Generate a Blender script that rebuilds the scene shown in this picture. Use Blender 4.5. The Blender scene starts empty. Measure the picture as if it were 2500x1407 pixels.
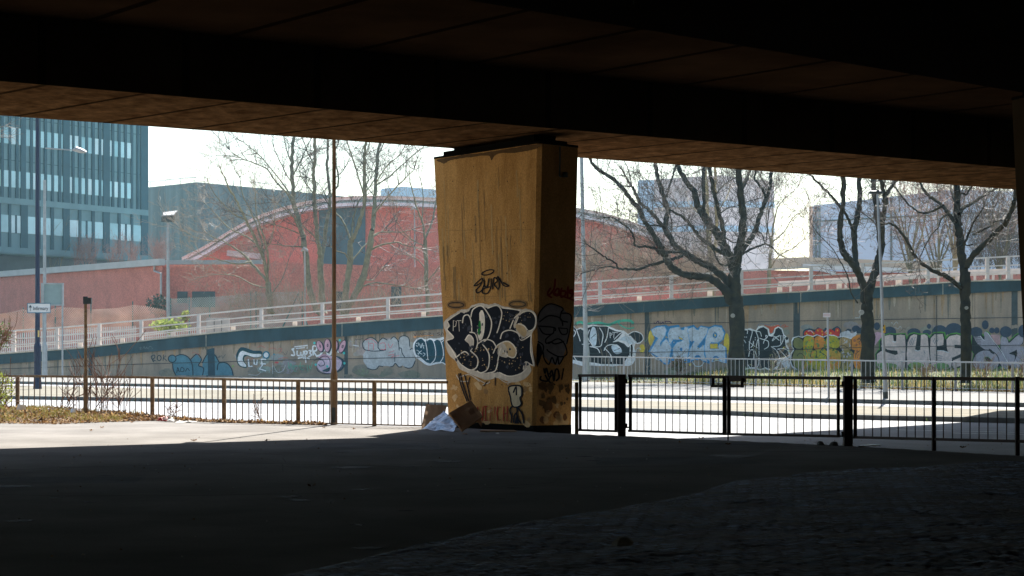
import bpy, math, random
from mathutils import Vector, noise
from mathutils.geometry import tessellate_polygon
random.seed(7)
R = random.random
def U(a, b): return a + (b - a) * random.random()
scn = bpy.context.scene
# ------------------------------------------------------------ camera, sky, sun
F = 4500.0; EYE = 1.6; YH = 860.0            # focal length and horizon in pixels of the 2500 px wide photograph
cam = bpy.data.cameras.new("camera"); camo = bpy.data.objects.new("camera", cam)
scn.collection.objects.link(camo); scn.camera = camo
cam.sensor_width = 36; cam.lens = F / 2500 * 36
cam.shift_y = (YH - 703.5) / 2500
cam.clip_start = 0.5; cam.clip_end = 2000
camo.location = (0, 0, EYE); camo.rotation_euler = (math.radians(90), 0, 0)
cam.dof.use_dof = True; cam.dof.focus_distance = 40; cam.dof.aperture_fstop = 10
SUN = Vector((0.19, 0.98, 0)).normalized() * math.cos(math.radians(46.5)); SUN.z = math.sin(math.radians(46.5))
w = bpy.data.worlds.new("World"); scn.world = w; w.use_nodes = True
nt = w.node_tree; bg = nt.nodes['Background']
sky = nt.nodes.new('ShaderNodeTexSky'); sky.sky_type = 'NISHITA'; sky.sun_disc = False
sky.sun_elevation = math.radians(46.5); sky.sun_rotation = math.atan2(0.19, 0.98)
sky.air_density = 1.3; sky.dust_density = 0.8
nt.links.new(sky.outputs[0], bg.inputs[0]); bg.inputs[1].default_value = 0.07
sl = bpy.data.lights.new("sun", 'SUN'); sl.energy = 5.0; sl.angle = math.radians(0.5); sl.color = (1.0, 0.965, 0.90)
so = bpy.data.objects.new("sun", sl); scn.collection.objects.link(so)
so.rotation_euler = SUN.to_track_quat('Z', 'Y').to_euler()
scn.view_settings.view_transform = 'Standard'; scn.view_settings.look = 'None'
scn.view_settings.exposure = 1.6; scn.view_settings.gamma = 1
scn.cycles.max_bounces = 8; scn.cycles.diffuse_bounces = 5; scn.cycles.volume_bounces = 0

# ------------------------------------------------------------ helpers
C = scn.collection
def P(px, py, d): return Vector(((px - 1250) / F * d, d, EYE + (YH - py) / F * d))
def G(px, py, z=0.0):
    d = (EYE - z) * F / (py - YH)
    return Vector(((px - 1250) / F * d, d, z))
def GX(px, d, z=0.0): return Vector(((px - 1250) / F * d, d, z))
def tab(t, x):
    if x <= t[0][0]: a, b = t[0], t[1]
    elif x >= t[-1][0]: a, b = t[-2], t[-1]
    else:
        for a, b in zip(t, t[1:]):
            if a[0] <= x <= b[0]: break
    k = (x - a[0]) / (b[0] - a[0])
    return a[1] + (b[1] - a[1]) * k
def tag(o, label=None, cat=None, group=None, kind=None):
    if label: o['label'] = label
    if cat: o['category'] = cat
    if group: o['group'] = group
    if kind: o['kind'] = kind
    return o
def thing(name, label, cat, loc=(0, 0, 0), group=None):
    o = bpy.data.objects.new(name, None); C.objects.link(o); o.location = loc
    o.empty_display_size = 0.2
    return tag(o, label, cat, group)
class MB:
    def __init__(s): s.v = []; s.f = []; s.m = []; s.mi = 0
    def face(s, pts):
        b = len(s.v); s.v += [tuple(p) for p in pts]; s.f.append(tuple(range(b, b + len(pts)))); s.m.append(s.mi)
    def hexa(s, p):          # 8 points: bottom 4 (ccw), top 4
        b = len(s.v); s.v += [tuple(q) for q in p]
        for f in ((3, 2, 1, 0), (4, 5, 6, 7), (0, 1, 5, 4), (1, 2, 6, 5), (2, 3, 7, 6), (3, 0, 4, 7)):
            s.f.append(tuple(b + i for i in f)); s.m.append(s.mi)
    def box(s, c, size, u=(1, 0, 0)):   # u: horizontal direction of the size[0] axis
        u = Vector((u[0], u[1], 0)).normalized(); n = Vector((-u.y, u.x, 0)); c = Vector(c)
        a, b, h = size[0] / 2, size[1] / 2, size[2] / 2
        q = [c - u * a - n * b, c + u * a - n * b, c + u * a + n * b, c - u * a + n * b]
        s.hexa([x - Vector((0, 0, h)) for x in q] + [x + Vector((0, 0, h)) for x in q])
    def bar(s, p, q, w_, h_):           # rectangular bar from p to q
        p = Vector(p); q = Vector(q); d = (q - p).normalized()
        n = Vector((-d.y, d.x, 0)); n = n.normalized() if n.length > 1e-4 else Vector((1, 0, 0))
        t = d.cross(n).normalized()
        a, b = n * w_ / 2, t * h_ / 2
        s.hexa([p - a - b, p + a - b, q + a - b, q - a - b, p - a + b, p + a + b, q + a + b, q - a + b])
    def prism(s, pts, z0, z1):
        b = len(s.v); n = len(pts)
        s.v += [(p[0], p[1], z0) for p in pts] + [(p[0], p[1], z1) for p in pts]
        s.f.append(tuple(b + i for i in reversed(range(n)))); s.m.append(s.mi)
        s.f.append(tuple(b + n + i for i in range(n))); s.m.append(s.mi)
        for i in range(n):
            j = (i + 1) % n; s.f.append((b + i, b + j, b + n + j, b + n + i)); s.m.append(s.mi)
    def tube(s, pts, rad, n=6, cap=False):
        b = len(s.v); k = len(pts); last = None
        for i in range(k):
            a = pts[max(i - 1, 0)]; c = pts[min(i + 1, k - 1)]
            d = Vector(c) - Vector(a)
            d = d.normalized() if d.length > 1e-9 else Vector((0, 0, 1))
            if last is None:
                x = d.cross(Vector((0, 0, 1)));
                if x.length < 0.2: x = d.cross(Vector((0, 1, 0)))
            else: x = last - d * last.dot(d)
            x = x.normalized() if x.length > 1e-9 else Vector((1, 0, 0)); last = x; y = d.cross(x)
            r = rad[i] if isinstance(rad, (list, tuple)) else rad
            for j in range(n):
                t = 2 * math.pi * j / n; q = Vector(pts[i]) + (x * math.cos(t) + y * math.sin(t)) * r
                s.v.append((q.x, q.y, q.z))
        for i in range(k - 1):
            for j in range(n):
                s.f.append((b + i * n + j, b + i * n + (j + 1) % n, b + (i + 1) * n + (j + 1) % n, b + (i + 1) * n + j)); s.m.append(s.mi)
        if cap:
            s.f.append(tuple(b + j for j in reversed(range(n)))); s.m.append(s.mi)
            s.f.append(tuple(b + (k - 1) * n + j for j in range(n))); s.m.append(s.mi)
    def build(s, name, mats, parent=None, smooth=False):
        me = bpy.data.meshes.new(name)
        me.from_pydata(s.v, [], s.f)
        if not isinstance(mats, (list, tuple)): mats = [mats]
        for m in mats: me.materials.append(m)
        if len(mats) > 1: me.polygons.foreach_set('material_index', s.m)
        if smooth: me.polygons.foreach_set('use_smooth', [True] * len(s.f))
        me.update()
        o = bpy.data.objects.new(name, me); C.objects.link(o)
        if parent:
            o.parent = parent
            o.location = (0, 0, 0); o.matrix_parent_inverse = parent.matrix_basis.inverted()
        return o
def struct(name, mb, mat, **k): return tag(mb.build(name, mat, **k), kind='structure')

# ------------------------------------------------------------ materials
def mat(name, col, rough=0.85, var=0.25, scale=3.0, bump=0.0, bscale=40.0, stretch=None, metal=0.0, col2=None, spec=0.3, fine=0.0, trans=0.0, cont=(0.35, 0.65)):
    m = bpy.data.materials.new(name); m.use_nodes = True; n = m.node_tree; b = n.nodes['Principled BSDF']
    b.inputs['Roughness'].default_value = rough; b.inputs['Metallic'].default_value = metal
    b.inputs['Specular IOR Level'].default_value = spec
    tc = n.nodes.new('ShaderNodeTexCoord'); mp = n.nodes.new('ShaderNodeMapping'); n.links.new(tc.outputs['Object'], mp.inputs[0])
    if stretch: mp.inputs['Scale'].default_value = stretch
    nz = n.nodes.new('ShaderNodeTexNoise'); nz.inputs['Scale'].default_value = scale; nz.inputs['Detail'].default_value = 8; nz.inputs['Roughness'].default_value = 0.62
    n.links.new(mp.outputs[0], nz.inputs['Vector'])
    cr = n.nodes.new('ShaderNodeValToRGB'); n.links.new(nz.outputs['Fac'], cr.inputs[0])
    lo = tuple(c * (1 - var) for c in col); hi = tuple(min(1, c * (1 + var)) for c in col)
    if col2: lo = col2; hi = col
    cr.color_ramp.elements[0].position = cont[0]; cr.color_ramp.elements[0].color = (*lo, 1)
    cr.color_ramp.elements[1].position = cont[1]; cr.color_ramp.elements[1].color = (*hi, 1)
    out = cr.outputs[0]
    if fine:
        n2 = n.nodes.new('ShaderNodeTexNoise'); n2.inputs['Scale'].default_value = bscale; n2.inputs['Detail'].default_value = 4
        n.links.new(tc.outputs['Object'], n2.inputs['Vector'])
        mr = n.nodes.new('ShaderNodeMapRange'); mr.inputs[1].default_value = .3; mr.inputs[2].default_value = .7
        mr.inputs[3].default_value = 1 - fine; mr.inputs[4].default_value = 1 + fine; n.links.new(n2.outputs['Fac'], mr.inputs[0])
        mx = n.nodes.new('ShaderNodeVectorMath'); mx.operation = 'SCALE'; n.links.new(out, mx.inputs[0]); n.links.new(mr.outputs[0], mx.inputs['Scale'])
        out = mx.outputs[0]
    n.links.new(out, b.inputs['Base Color'])
    if bump:
        nb = n.nodes.new('ShaderNodeTexNoise'); nb.inputs['Scale'].default_value = bscale; nb.inputs['Detail'].default_value = 5
        n.links.new(mp.outputs[0], nb.inputs['Vector'])
        bp = n.nodes.new('ShaderNodeBump'); bp.inputs['Strength'].default_value = bump; bp.inputs['Distance'].default_value = 0.03
        n.links.new(nb.outputs['Fac'], bp.inputs['Height']); n.links.new(bp.outputs[0], b.inputs['Normal'])
    if trans:
        tr = n.nodes.new('ShaderNodeBsdfTranslucent'); n.links.new(out, tr.inputs[0])
        ms = n.nodes.new('ShaderNodeMixShader'); ms.inputs[0].default_value = trans
        n.links.new(b.outputs[0], ms.inputs[1]); n.links.new(tr.outputs[0], ms.inputs[2])
        n.links.new(ms.outputs[0], n.nodes['Material Output'].inputs[0])
    return m
def joints(m, ang, spacing, width, dark=0.25, off=0.0):
    """thin dark construction joints across a concrete surface, in object space"""
    n = m.node_tree; b = n.nodes['Principled BSDF']; src = b.inputs['Base Color'].links[0].from_socket
    tc = n.nodes.new('ShaderNodeTexCoord'); mp = n.nodes.new('ShaderNodeMapping'); n.links.new(tc.outputs['Object'], mp.inputs[0])
    mp.inputs['Rotation'].default_value = (0, 0, -ang)
    sp = n.nodes.new('ShaderNodeSeparateXYZ'); n.links.new(mp.outputs[0], sp.inputs[0])
    def M(op, a, bb=0.0):
        q = n.nodes.new('ShaderNodeMath'); q.operation = op
        if hasattr(a, 'links'): n.links.new(a, q.inputs[0])
        else: q.inputs[0].default_value = a
        q.inputs[1].default_value = bb; return q.outputs[0]
    x = M('ADD', sp.outputs[0], 400 + off); x = M('MODULO', x, spacing); x = M('LESS_THAN', x, width); x = M('MULTIPLY', x, dark); x2 = M('SUBTRACT', x, 1.0); x2 = M('MULTIPLY', x2, -1.0)
    vm = n.nodes.new('ShaderNodeVectorMath'); vm.operation = 'SCALE'; n.links.new(src, vm.inputs[0]); n.links.new(x2, vm.inputs['Scale'])
    n.links.new(vm.outputs[0], b.inputs['Base Color'])
def flat(name, col, rough=0.6, metal=0.0, spec=0.3, var=0.12, scale=8.0): return mat(name, col, rough, var, scale, metal=metal, spec=spec)
_pc = {}
def paint(col):
    k = tuple(round(c, 3) for c in col)
    if k not in _pc: _pc[k] = mat("spray_paint", k, 0.8, 0.16, 1.8, fine=0.14, bscale=9, spec=.08)
    return _pc[k]
M_forecourt = mat("worn_tarmac", (0.228, 0.212, 0.195), 0.95, 0.18, 0.5, 0.35, 60, fine=0.16, spec=0)
M_road = mat("pale_asphalt", (0.265, 0.265, 0.27), 0.85, 0.12, 0.7, 0.4, 25, fine=0.15)
M_island = mat("island_paving", (0.20, 0.18, 0.14), 0.9, 0.22, 0.35, 0.2, 20, stretch=(1, 2.5, 1), spec=.1)
M_foot = mat("footway", (0.22, 0.21, 0.195), 0.9, 0.16, 0.4, 0.2, 20, stretch=(.6, 2, 1), spec=.1)
M_kerb = mat("kerb_stone", (0.10, 0.105, 0.10), 0.9, 0.3, 2.0)
M_earth = mat("bare_ground", (0.12, 0.10, 0.07), 0.95, 0.3, 1.0)
M_sett = mat("stone_setts", (0.23, 0.31, 0.46), 0.8, 0.45, 2.6, 0.4, 50, spec=.3, stretch=(.6, 1.6, 1), col2=(0.05, 0.03, 0.035), cont=(.38, .62), fine=.5)  # blue in the base colour stands in for sky glints on the stones
def setts(m):
    n = m.node_tree; b = n.nodes['Principled BSDF']; src = b.inputs['Base Color'].links[0].from_socket
    tc = n.nodes.new('ShaderNodeTexCoord'); mp = n.nodes.new('ShaderNodeMapping'); n.links.new(tc.outputs['Object'], mp.inputs[0]); mp.inputs['Rotation'].default_value = (0, 0, math.radians(-28))
    nz = n.nodes.new('ShaderNodeTexNoise'); nz.inputs['Scale'].default_value = 5; n.links.new(tc.outputs['Object'], nz.inputs['Vector'])
    ad = n.nodes.new('ShaderNodeVectorMath'); ad.operation = 'MULTIPLY_ADD'; ad.inputs[1].default_value = (.09, .09, 0); n.links.new(nz.outputs['Color'], ad.inputs[0]); n.links.new(mp.outputs[0], ad.inputs[2])
    br = n.nodes.new('ShaderNodeTexBrick'); br.inputs['Scale'].default_value = 1; br.inputs['Brick Width'].default_value = .19; br.inputs['Row Height'].default_value = .13
    br.inputs['Mortar Size'].default_value = .022; br.inputs['Mortar Smooth'].default_value = .6; br.inputs['Color1'].default_value = (.35, .35, .35, 1); br.inputs['Color2'].default_value = (1.5, 1.5, 1.5, 1); br.inputs['Mortar'].default_value = (.16, .10, .10, 1)
    n.links.new(ad.outputs[0], br.inputs['Vector'])
    mx = n.nodes.new('ShaderNodeVectorMath'); mx.operation = 'MULTIPLY'; n.links.new(src, mx.inputs[0]); n.links.new(br.outputs['Color'], mx.inputs[1]); n.links.new(mx.outputs[0], b.inputs['Base Color'])
    bp = n.nodes.new('ShaderNodeBump'); bp.inputs['Strength'].default_value = .8; bp.inputs['Distance'].default_value = .02; bp.invert = True; n.links.new(br.outputs['Fac'], bp.inputs['Height'])
    old = b.inputs['Normal'].links[0].from_socket; n.links.new(old, bp.inputs['Normal']); n.links.new(bp.outputs[0], b.inputs['Normal'])
setts(M_sett)
M_pier = mat("pier_concrete", (0.52, 0.285, 0.095), 0.9, 0.16, 1.6, 0.25, 30, stretch=(2.0, 2.0, 0.5), fine=0.22, cont=(.28, .7), col2=(0.32, 0.16, 0.046), spec=.05)
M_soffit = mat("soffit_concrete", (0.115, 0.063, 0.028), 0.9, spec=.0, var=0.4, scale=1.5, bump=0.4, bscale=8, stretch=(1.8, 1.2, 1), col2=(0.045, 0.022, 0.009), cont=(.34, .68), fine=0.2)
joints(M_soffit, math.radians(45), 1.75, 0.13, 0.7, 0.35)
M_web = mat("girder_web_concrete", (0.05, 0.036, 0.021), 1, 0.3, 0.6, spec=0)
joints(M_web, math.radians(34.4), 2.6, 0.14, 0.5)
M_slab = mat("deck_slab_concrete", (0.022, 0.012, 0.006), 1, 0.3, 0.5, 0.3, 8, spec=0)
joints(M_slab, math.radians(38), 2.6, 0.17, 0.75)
M_black = mat("shade_black_concrete", (0.008, 0.007, 0.006), 1, 0.2, 0.6, spec=0)  # near-black puts the under-deck shade into the concrete colour
M_wall = mat("ramp_concrete", (0.47, 0.345, 0.245), 0.9, 0.3, 0.55, 0.2, 12, stretch=(1.6, 1.6, 0.35), fine=0.08, col2=(0.27, 0.215, 0.165), cont=(.33, .62))
M_coping = mat("coping_concrete", (0.020, 0.052, 0.068), 0.9, 0.4, 0.8, stretch=(1, 1, .4))
M_stain = mat("damp_joint", (0.05, 0.065, 0.07), 0.9, 0.3, 2)
M_groove = mat("joint_shadow_gap", (0.03, 0.035, 0.038), 0.9, 0.2, 2)
M_edge = mat("coping_edge", (0.5, 0.44, 0.34), 0.9, 0.3, 1.2)
M_galv = mat("galvanised_steel", (0.36, 0.36, 0.37), 0.5, 0.12, 3, metal=0.3, spec=.5)
M_para = mat("parapet_aluminium", (0.62, 0.56, 0.52), 0.5, 0.12, 2, metal=0.15)
M_parap = mat("parapet_post", (0.55, 0.50, 0.47), 0.7, 0.12, 2)
M_rust = mat("rusty_rail", (0.30, 0.19, 0.09), 0.8, 0.35, 9, col2=(0.12, 0.07, 0.035))
M_rust_bar = mat("dark_rusty_bar", (0.10, 0.055, 0.028), 0.8, 0.3, 9)
M_black_steel = mat("dark_gate_steel", (0.028, 0.012, 0.010), 0.6, 0.3, 9)
M_brownpole = mat("weathered_column", (0.19, 0.12, 0.06), 0.7, 0.3, 5, stretch=(1, 1, .3))
M_navy = mat("navy_paint", (0.012, 0.02, 0.06), 0.4, 0.15, 3)
M_greypole = mat("grey_column", (0.33, 0.36, 0.38), 0.5, 0.15, 3, metal=.3)
M_dark = mat("dark_lamp_casing", (0.04, 0.05, 0.05), 0.5, 0.2, 5)
M_brick = mat("red_brick", (0.53, 0.19, 0.145), 0.9, 0.16, 0.8, fine=0.22, bscale=9, cont=(.3, .7))
M_fascia = mat("pale_fascia", (0.42, 0.45, 0.46), 0.6, 0.08, 1)
M_roof = mat('pale_metal_roof', (0.66, 0.72, 0.76), 0.6, 0.05, 1)
M_glass2 = mat('office_glass_with_blinds', (0.44, 0.66, 0.70), 0.3, 0.1, 0.8)
M_glass3 = mat('office_glass_dim', (0.22, 0.46, 0.52), 0.2, 0.1, 0.8, spec=.5)
M_fascia2 = mat("grey_fascia", (0.30, 0.33, 0.35), 0.6, 0.08, 1)
M_fin = mat("dark_fin", (0.008, 0.06, 0.085), 0.6, 0.15, 1)
M_span = mat("spandrel_panel", (0.10, 0.21, 0.235), 0.6, 0.12, 0.6, stretch=(1, 1, .5), fine=.08)
M_glass = mat("office_glass", (0.34, 0.62, 0.68), 0.25, 0.06, 0.8, spec=.5)  # pale blue base colour stands in for reflected sky
M_block = mat("grey_block", (0.13, 0.18, 0.19), 0.8, 0.25, 0.25, stretch=(2, 2, .25))
M_clad = mat("teal_cladding", (0.05, 0.12, 0.15), 0.6, 0.12, 0.4)
M_bluebox = mat("blue_grey_cladding", (0.52, 0.66, 0.82), 0.6, 0.05, 0.3)
M_pink = mat("pinkish_concrete", (0.78, 0.64, 0.62), 0.8, 0.12, 0.3, stretch=(1, 1, 2))
M_cream = mat("cream_render", (0.62, 0.48, 0.36), 0.8, 0.1, 0.3)
M_winda = mat("dark_window", (0.035, 0.06, 0.07), 0.3, 0.2, 1)
M_bark = mat("plane_bark", (0.05, 0.042, 0.026), 0.95, 0.4, 3, 0.5, 20, spec=.05, col2=(0.016, 0.017, 0.016), cont=(.35, .65))
M_bark2 = mat("greenish_bark", (0.19, 0.18, 0.115), 0.9, 0.3, 3)
M_twig = mat("dark_twigs", (0.09, 0.07, 0.055), 0.6, 0.3, 6)
M_twig2 = mat("pale_twigs", (0.28, 0.22, 0.16), 0.5, 0.35, 6)
M_twigr = mat("reddish_twigs", (0.25, 0.14, 0.11), 0.6, 0.3, 6)
M_weed = mat("dry_weed_stem", (0.20, 0.10, 0.06), 0.8, 0.3, 8)
M_leafy = mat("yellow_green_leaves", (0.24, 0.27, 0.04), 0.7, 0.4, 6, trans=.45)
M_leafg = mat("green_leaves", (0.10, 0.16, 0.05), 0.7, 0.5, 3, trans=.4)
M_grass = mat("grass_blades", (0.09, 0.15, 0.03), 0.8, 0.5, 1.5, trans=.35, col2=(0.03, 0.06, 0.02))
M_dry = mat("dead_grass", (0.36, 0.27, 0.11), 0.8, 0.4, 2, trans=.4)
M_litter = mat("dead_leaves", (0.30, 0.155, 0.055), 0.8, 0.5, 7, col2=(0.07, 0.035, 0.018), trans=.2)
M_card = mat("cardboard", (0.27, 0.135, 0.055), 0.9, 0.12, 4)
M_card2 = mat("pale_cardboard", (0.36, 0.22, 0.12), 0.9, 0.1, 4)
M_foil = mat("foil_insulation_sheet", (0.42, 0.48, 0.58), 0.4, 0.3, 14, 0.6, 14, metal=.3)
M_white = mat("sign_white", (0.72, 0.74, 0.76), 0.5, 0.04, 4)
M_mesh = mat("chain_link_wire", (0.36, 0.33, 0.29), 0.5, 0.3, 2, metal=.3)
M_meshg = mat("green_steel", (0.05, 0.13, 0.12), 0.6, 0.2, 3)
M_pal = mat("palisade_steel", (0.50, 0.50, 0.50), 0.5, 0.12, 3)
M_paper = mat("waste_paper", (0.62, 0.56, 0.48), 0.8, 0.2, 12)
M_red = mat("red_wrapper", (0.42, 0.03, 0.02), 0.5, 0.2, 12)

# ------------------------------------------------------------ ground, road, kerbs
ZR = -0.2; ZI = -0.07; ZF = 0.07
FENCE = [(-900, 1000), (0, 1012), (372, 1022), (547, 1031), (914, 1041), (1090, 1045), (1409, 1060), (1519, 1064.5), (2070, 1089), (2280, 1101), (2485, 1113), (3300, 1165)]
KERB1 = [(-900, 960), (80, 976), (600, 985), (1000, 990.5), (1400, 1004), (1760, 1014), (1940, 1022), (2490, 1034), (3400, 1060)]
KERB2 = [(-900, 925), (80, 938.5), (600, 950), (1090, 960), (1400, 970), (1760, 977.5), (2490, 995), (3400, 1012)]
def line(tb, z, n0=-900, n1=3300, step=60):
    return [G(x, tab(tb, x), z) for x in range(n0, n1 + 1, step)]
mb = MB(); mb.face([(-300, -90, -.45), (300, -90, -.45), (300, 480, -.45), (-300, 480, -.45)])
struct('ground', mb, M_earth)
def strip(mb, a, b):
    for i in range(len(a) - 1): mb.face([a[i], a[i + 1], b[i + 1], b[i]])
fe = [G(x, tab(FENCE, x) - (1.2 if x < 1300 else 0.0) + (0.0 if x < 1300 else 0.5 * math.sin(x * .13) + .35 * math.sin(x * .41)), 0) for x in range(-900, 3301, 20)]
mb = MB(); lo = [Vector((p.x, -60, 0)) for p in fe]
# forecourt: gridless sheet from behind the camera to the fence line, with a short vertical lip down to the road
strip(mb, lo, fe); strip(mb, [p.copy() for p in fe], [Vector((p.x, p.y, -.4)) for p in fe])
struct('forecourt', mb, M_forecourt)
k1b = line(KERB1, ZR); k1t = [Vector((p.x, p.y + .02, ZI)) for p in k1b]
mb = MB(); strip(mb, [Vector((p.x * .9, p.y - 2.0, ZR)) for p in line(FENCE, 0)], [Vector((p.x, p.y + 3, ZR)) for p in k1b])
struct('road', mb, M_road)
mb = MB(); strip(mb, [Vector((p.x, p.y + .3, ZI)) for p in k1t], [Vector((p.x, p.y + 1, ZI)) for p in line(KERB2, ZI)])
struct('traffic_island', mb, M_island)
mb = MB()
for i in range(len(k1b) - 1):
    mb.face([k1b[i], k1b[i + 1], k1t[i + 1], k1t[i]])
    a, b = k1t[i], k1t[i + 1]; mb.face([a, b, b + Vector((0, .3, .003)), a + Vector((0, .3, .003))])
struct('island_kerb', mb, M_kerb)
k2b = line(KERB2, ZI); k2t = [Vector((p.x, p.y + .02, ZF)) for p in k2b]
mb = MB()
for i in range(len(k2b) - 1):
    mb.face([k2b[i], k2b[i + 1], k2t[i + 1], k2t[i]])
    a, b = k2t[i], k2t[i + 1]; mb.face([a, b, b + Vector((0, .2, .003)), a + Vector((0, .2, .003))])
struct('footway_kerb', mb, M_kerb)
mb = MB(); strip(mb, [p + Vector((0, -3.2, .004)) for p in k2b], [p + Vector((0, .01, .004)) for p in k2b])
struct('gutter_strip', mb, M_road)
WD = [(-300, 134), (0, 128), (140, 123), (345, 118), (640, 113), (947, 109), (1250, 106), (1465, 104), (1640, 103), (1980, 105), (2265, 108), (2500, 111), (2800, 116)]
_dw = {}
def _dwi(i):
    if i not in _dw: _dw[i] = sum(tab(WD, i * 10 + k * 12) for k in range(-12, 13)) / 25
    return _dw[i]
def dW(x):
    i = math.floor(x / 10); a, b, c, d = _dwi(i - 1), _dwi(i), _dwi(i + 1), _dwi(i + 2); t = x / 10 - i
    return .5 * (2 * b + (c - a) * t + (2 * a - 5 * b + 4 * c - d) * t * t + (3 * b - a - 3 * c + d) * t ** 3)
RAILB = [(1300, 929), (1424, 932), (1795, 941), (2335, 955), (2475, 958), (2700, 964)]
mb = MB(); xs = list(range(-900, 3301, 60))
strip(mb, [p + Vector((0, .2, 0)) for p in k2t], [GX(x, dW(x) + .5, ZF) for x in xs])
struct('footway', mb, M_foot)
# thin road markings on the near carriageway
mb = MB()
for (y0, x0, x1, wd, sl_) in ((1003, -200, 1000, .1, .012), (1050, 2190, 2560, .08, .022), (1058, 2330, 2700, .1, .02), (1022, 1100, 1500, .1, .03)):
    for i in range(12):
        xa = x0 + (x1 - x0) * i / 12; xb = x0 + (x1 - x0) * (i + .96) / 12
        a = G(xa, y0 + (xa - x0) * sl_, ZR + .004); b = G(xb, y0 + (xb - x0) * sl_, ZR + .004)
        mb.face([a, b, b + Vector((0, wd * 2.5, 0)), a + Vector((0, wd * 2.5, 0))])
struct('road_marking', mb, mat("worn_line_paint", (.62, .62, .6), .8, .35, 3))
mb = MB()
def crack(pts, wd):
    pp = []
    for a, b in zip(pts, pts[1:]):
        for k in range(8): pp.append(Vector((a[0] + (b[0] - a[0]) * k / 8 + U(-.04, .04), a[1] + (b[1] - a[1]) * k / 8 + U(-.08, .08), .004)))
    for a, b in zip(pp, pp[1:]): mb.face([a, b, b + Vector((0, wd, 0)), a + Vector((0, wd, 0))])
crack([(-2.2, 33.6), (1, 30.5), (3.2, 29.5), (6, 29.6)], .05); crack([(-7, 25), (-4, 26.5), (0, 25.2), (2, 25.8)], .04); crack([(-1, 21), (.5, 22.5), (.8, 27)], .03); crack([(-6, 31), (-3.5, 28.5), (-3, 24)], .03); crack([(2, 33), (5, 31), (7.5, 27.5)], .05)
crack([(-9, 21.5), (-5, 20.4), (-1.5, 20.8)], .03)
struct('tarmac_crack', mb, mat("crack_filler", (.07, .065, .06), .95, .3, 4, spec=0))
mb = MB()
for (x0, y0, x1, y1) in ((-3.4, 30.6, -1.2, 32.4), (1.2, 26.2, 3.6, 28.0), (-6.5, 22.4, -4.6, 23.6), (3.2, 31.6, 4.8, 32.6)): mb.face([(x0, y0, .003), (x1, y0 + .1, .003), (x1 - .1, y1, .003), (x0 + .05, y1, .003)])
mb2 = MB()
for _ in range(70):
    x, y = U(-9, 7), U(15, 34); r_ = U(.03, .16) if R() < .8 else U(.2, .5); n_ = 9
    if y > 33.5 + .675 * x: continue
    mb2.face([(x + r_ * U(.7, 1.2) * math.cos(a * 2 * math.pi / n_), y + r_ * U(.7, 1.3) * math.sin(a * 2 * math.pi / n_), .0045 + _ * .00002) for a in range(n_)])
struct('tarmac_stain', mb2, mat("oil_stain", (.13, .12, .115), .9, .3, 3, spec=.05))
struct('tarmac_patch', mb, mat("patch_tarmac", (.195, .188, .18), .95, .2, 1, fine=.2, spec=0))
# bank of rough stone setts in the right foreground
def bank(x, y):
    """0 outside, 1 well inside the bank"""
    e = 17.6 if False else None
    return 0
BE = [(-2.6, 11.5), (-1.75, 13.0), (-.05, 17.1), (1.0, 18.8), (1.85, 20.3), (2.6, 22.4), (4.3, 24.2), (6.5, 25.3), (10, 26.0), (16, 26.5)]
def edge_y(x): return tab(BE, x)
mb = MB(); st = 0.04; nx = int((9.6 + 2.6) / st); ids = {}
for i in range(nx):
    x = -2.6 + i * st; ey = edge_y(x); y = max(12.2, 3.2 * abs(x)) if x > 0 else 12.2
    y = 12.2 + math.floor((max(y, 12.2) - 12.2) / .05) * .05 - 1.0
    j0 = int(round((y - 11.0) / .05)); j1 = int((ey - 11.0) / .05)
    for j in range(j0, j1 + 1):
        yy = 11.0 + j * .05
        ins = min(1, max(0, (ey - yy)) / .9)
        dd, _ = noise.voronoi(Vector((x * 8.5, yy * 6.0, 0.3)))
        h = min(.010, (dd[1] - dd[0]) * .05) + .02 * noise.noise(Vector((x * 1.2, yy * 1.2, 0)))
        z = -.03 + ins * (.10 + h) + .1 * max(0, ins * (x - .5) / 8)
        ids[(i, j)] = len(mb.v); mb.v.append((x, yy, z))
for (i, j), a in list(ids.items()):
    b, c, d = ids.get((i + 1, j)), ids.get((i + 1, j + 1)), ids.get((i, j + 1))
    if b is not None and c is not None and d is not None: mb.f.append((a, b, c, d)); mb.m.append(0)
struct('sett_bank', mb, M_sett, smooth=True)

# ------------------------------------------------------------ viaduct
ZS = 6.05
def inner(x): return 36.1 + .695 * x
def outer(x): return 41.15 + .675 * x
def nearl(x): return 23.8 + .89 * x
via = thing('viaduct', 'dark concrete road viaduct crossing overhead from edge to edge of the view', 'bridge')
XL, XR = -110, 110
mb = MB()
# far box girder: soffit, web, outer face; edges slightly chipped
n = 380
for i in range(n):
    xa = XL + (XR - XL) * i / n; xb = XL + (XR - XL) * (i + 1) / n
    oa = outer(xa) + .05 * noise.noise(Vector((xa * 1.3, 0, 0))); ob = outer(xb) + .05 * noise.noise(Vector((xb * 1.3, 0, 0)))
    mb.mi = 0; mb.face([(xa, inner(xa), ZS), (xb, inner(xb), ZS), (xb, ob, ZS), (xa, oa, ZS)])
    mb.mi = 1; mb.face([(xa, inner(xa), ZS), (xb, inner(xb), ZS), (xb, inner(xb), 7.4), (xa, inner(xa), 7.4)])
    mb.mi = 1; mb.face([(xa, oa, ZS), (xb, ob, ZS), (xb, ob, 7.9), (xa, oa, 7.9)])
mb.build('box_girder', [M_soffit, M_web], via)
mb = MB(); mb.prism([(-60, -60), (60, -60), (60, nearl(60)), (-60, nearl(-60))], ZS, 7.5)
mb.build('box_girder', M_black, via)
mb = MB(); mb.prism([(XL, -60), (110, -60), (110, outer(110) - .2), (XL, outer(XL) - .2)], 7.17, 7.8)
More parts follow.
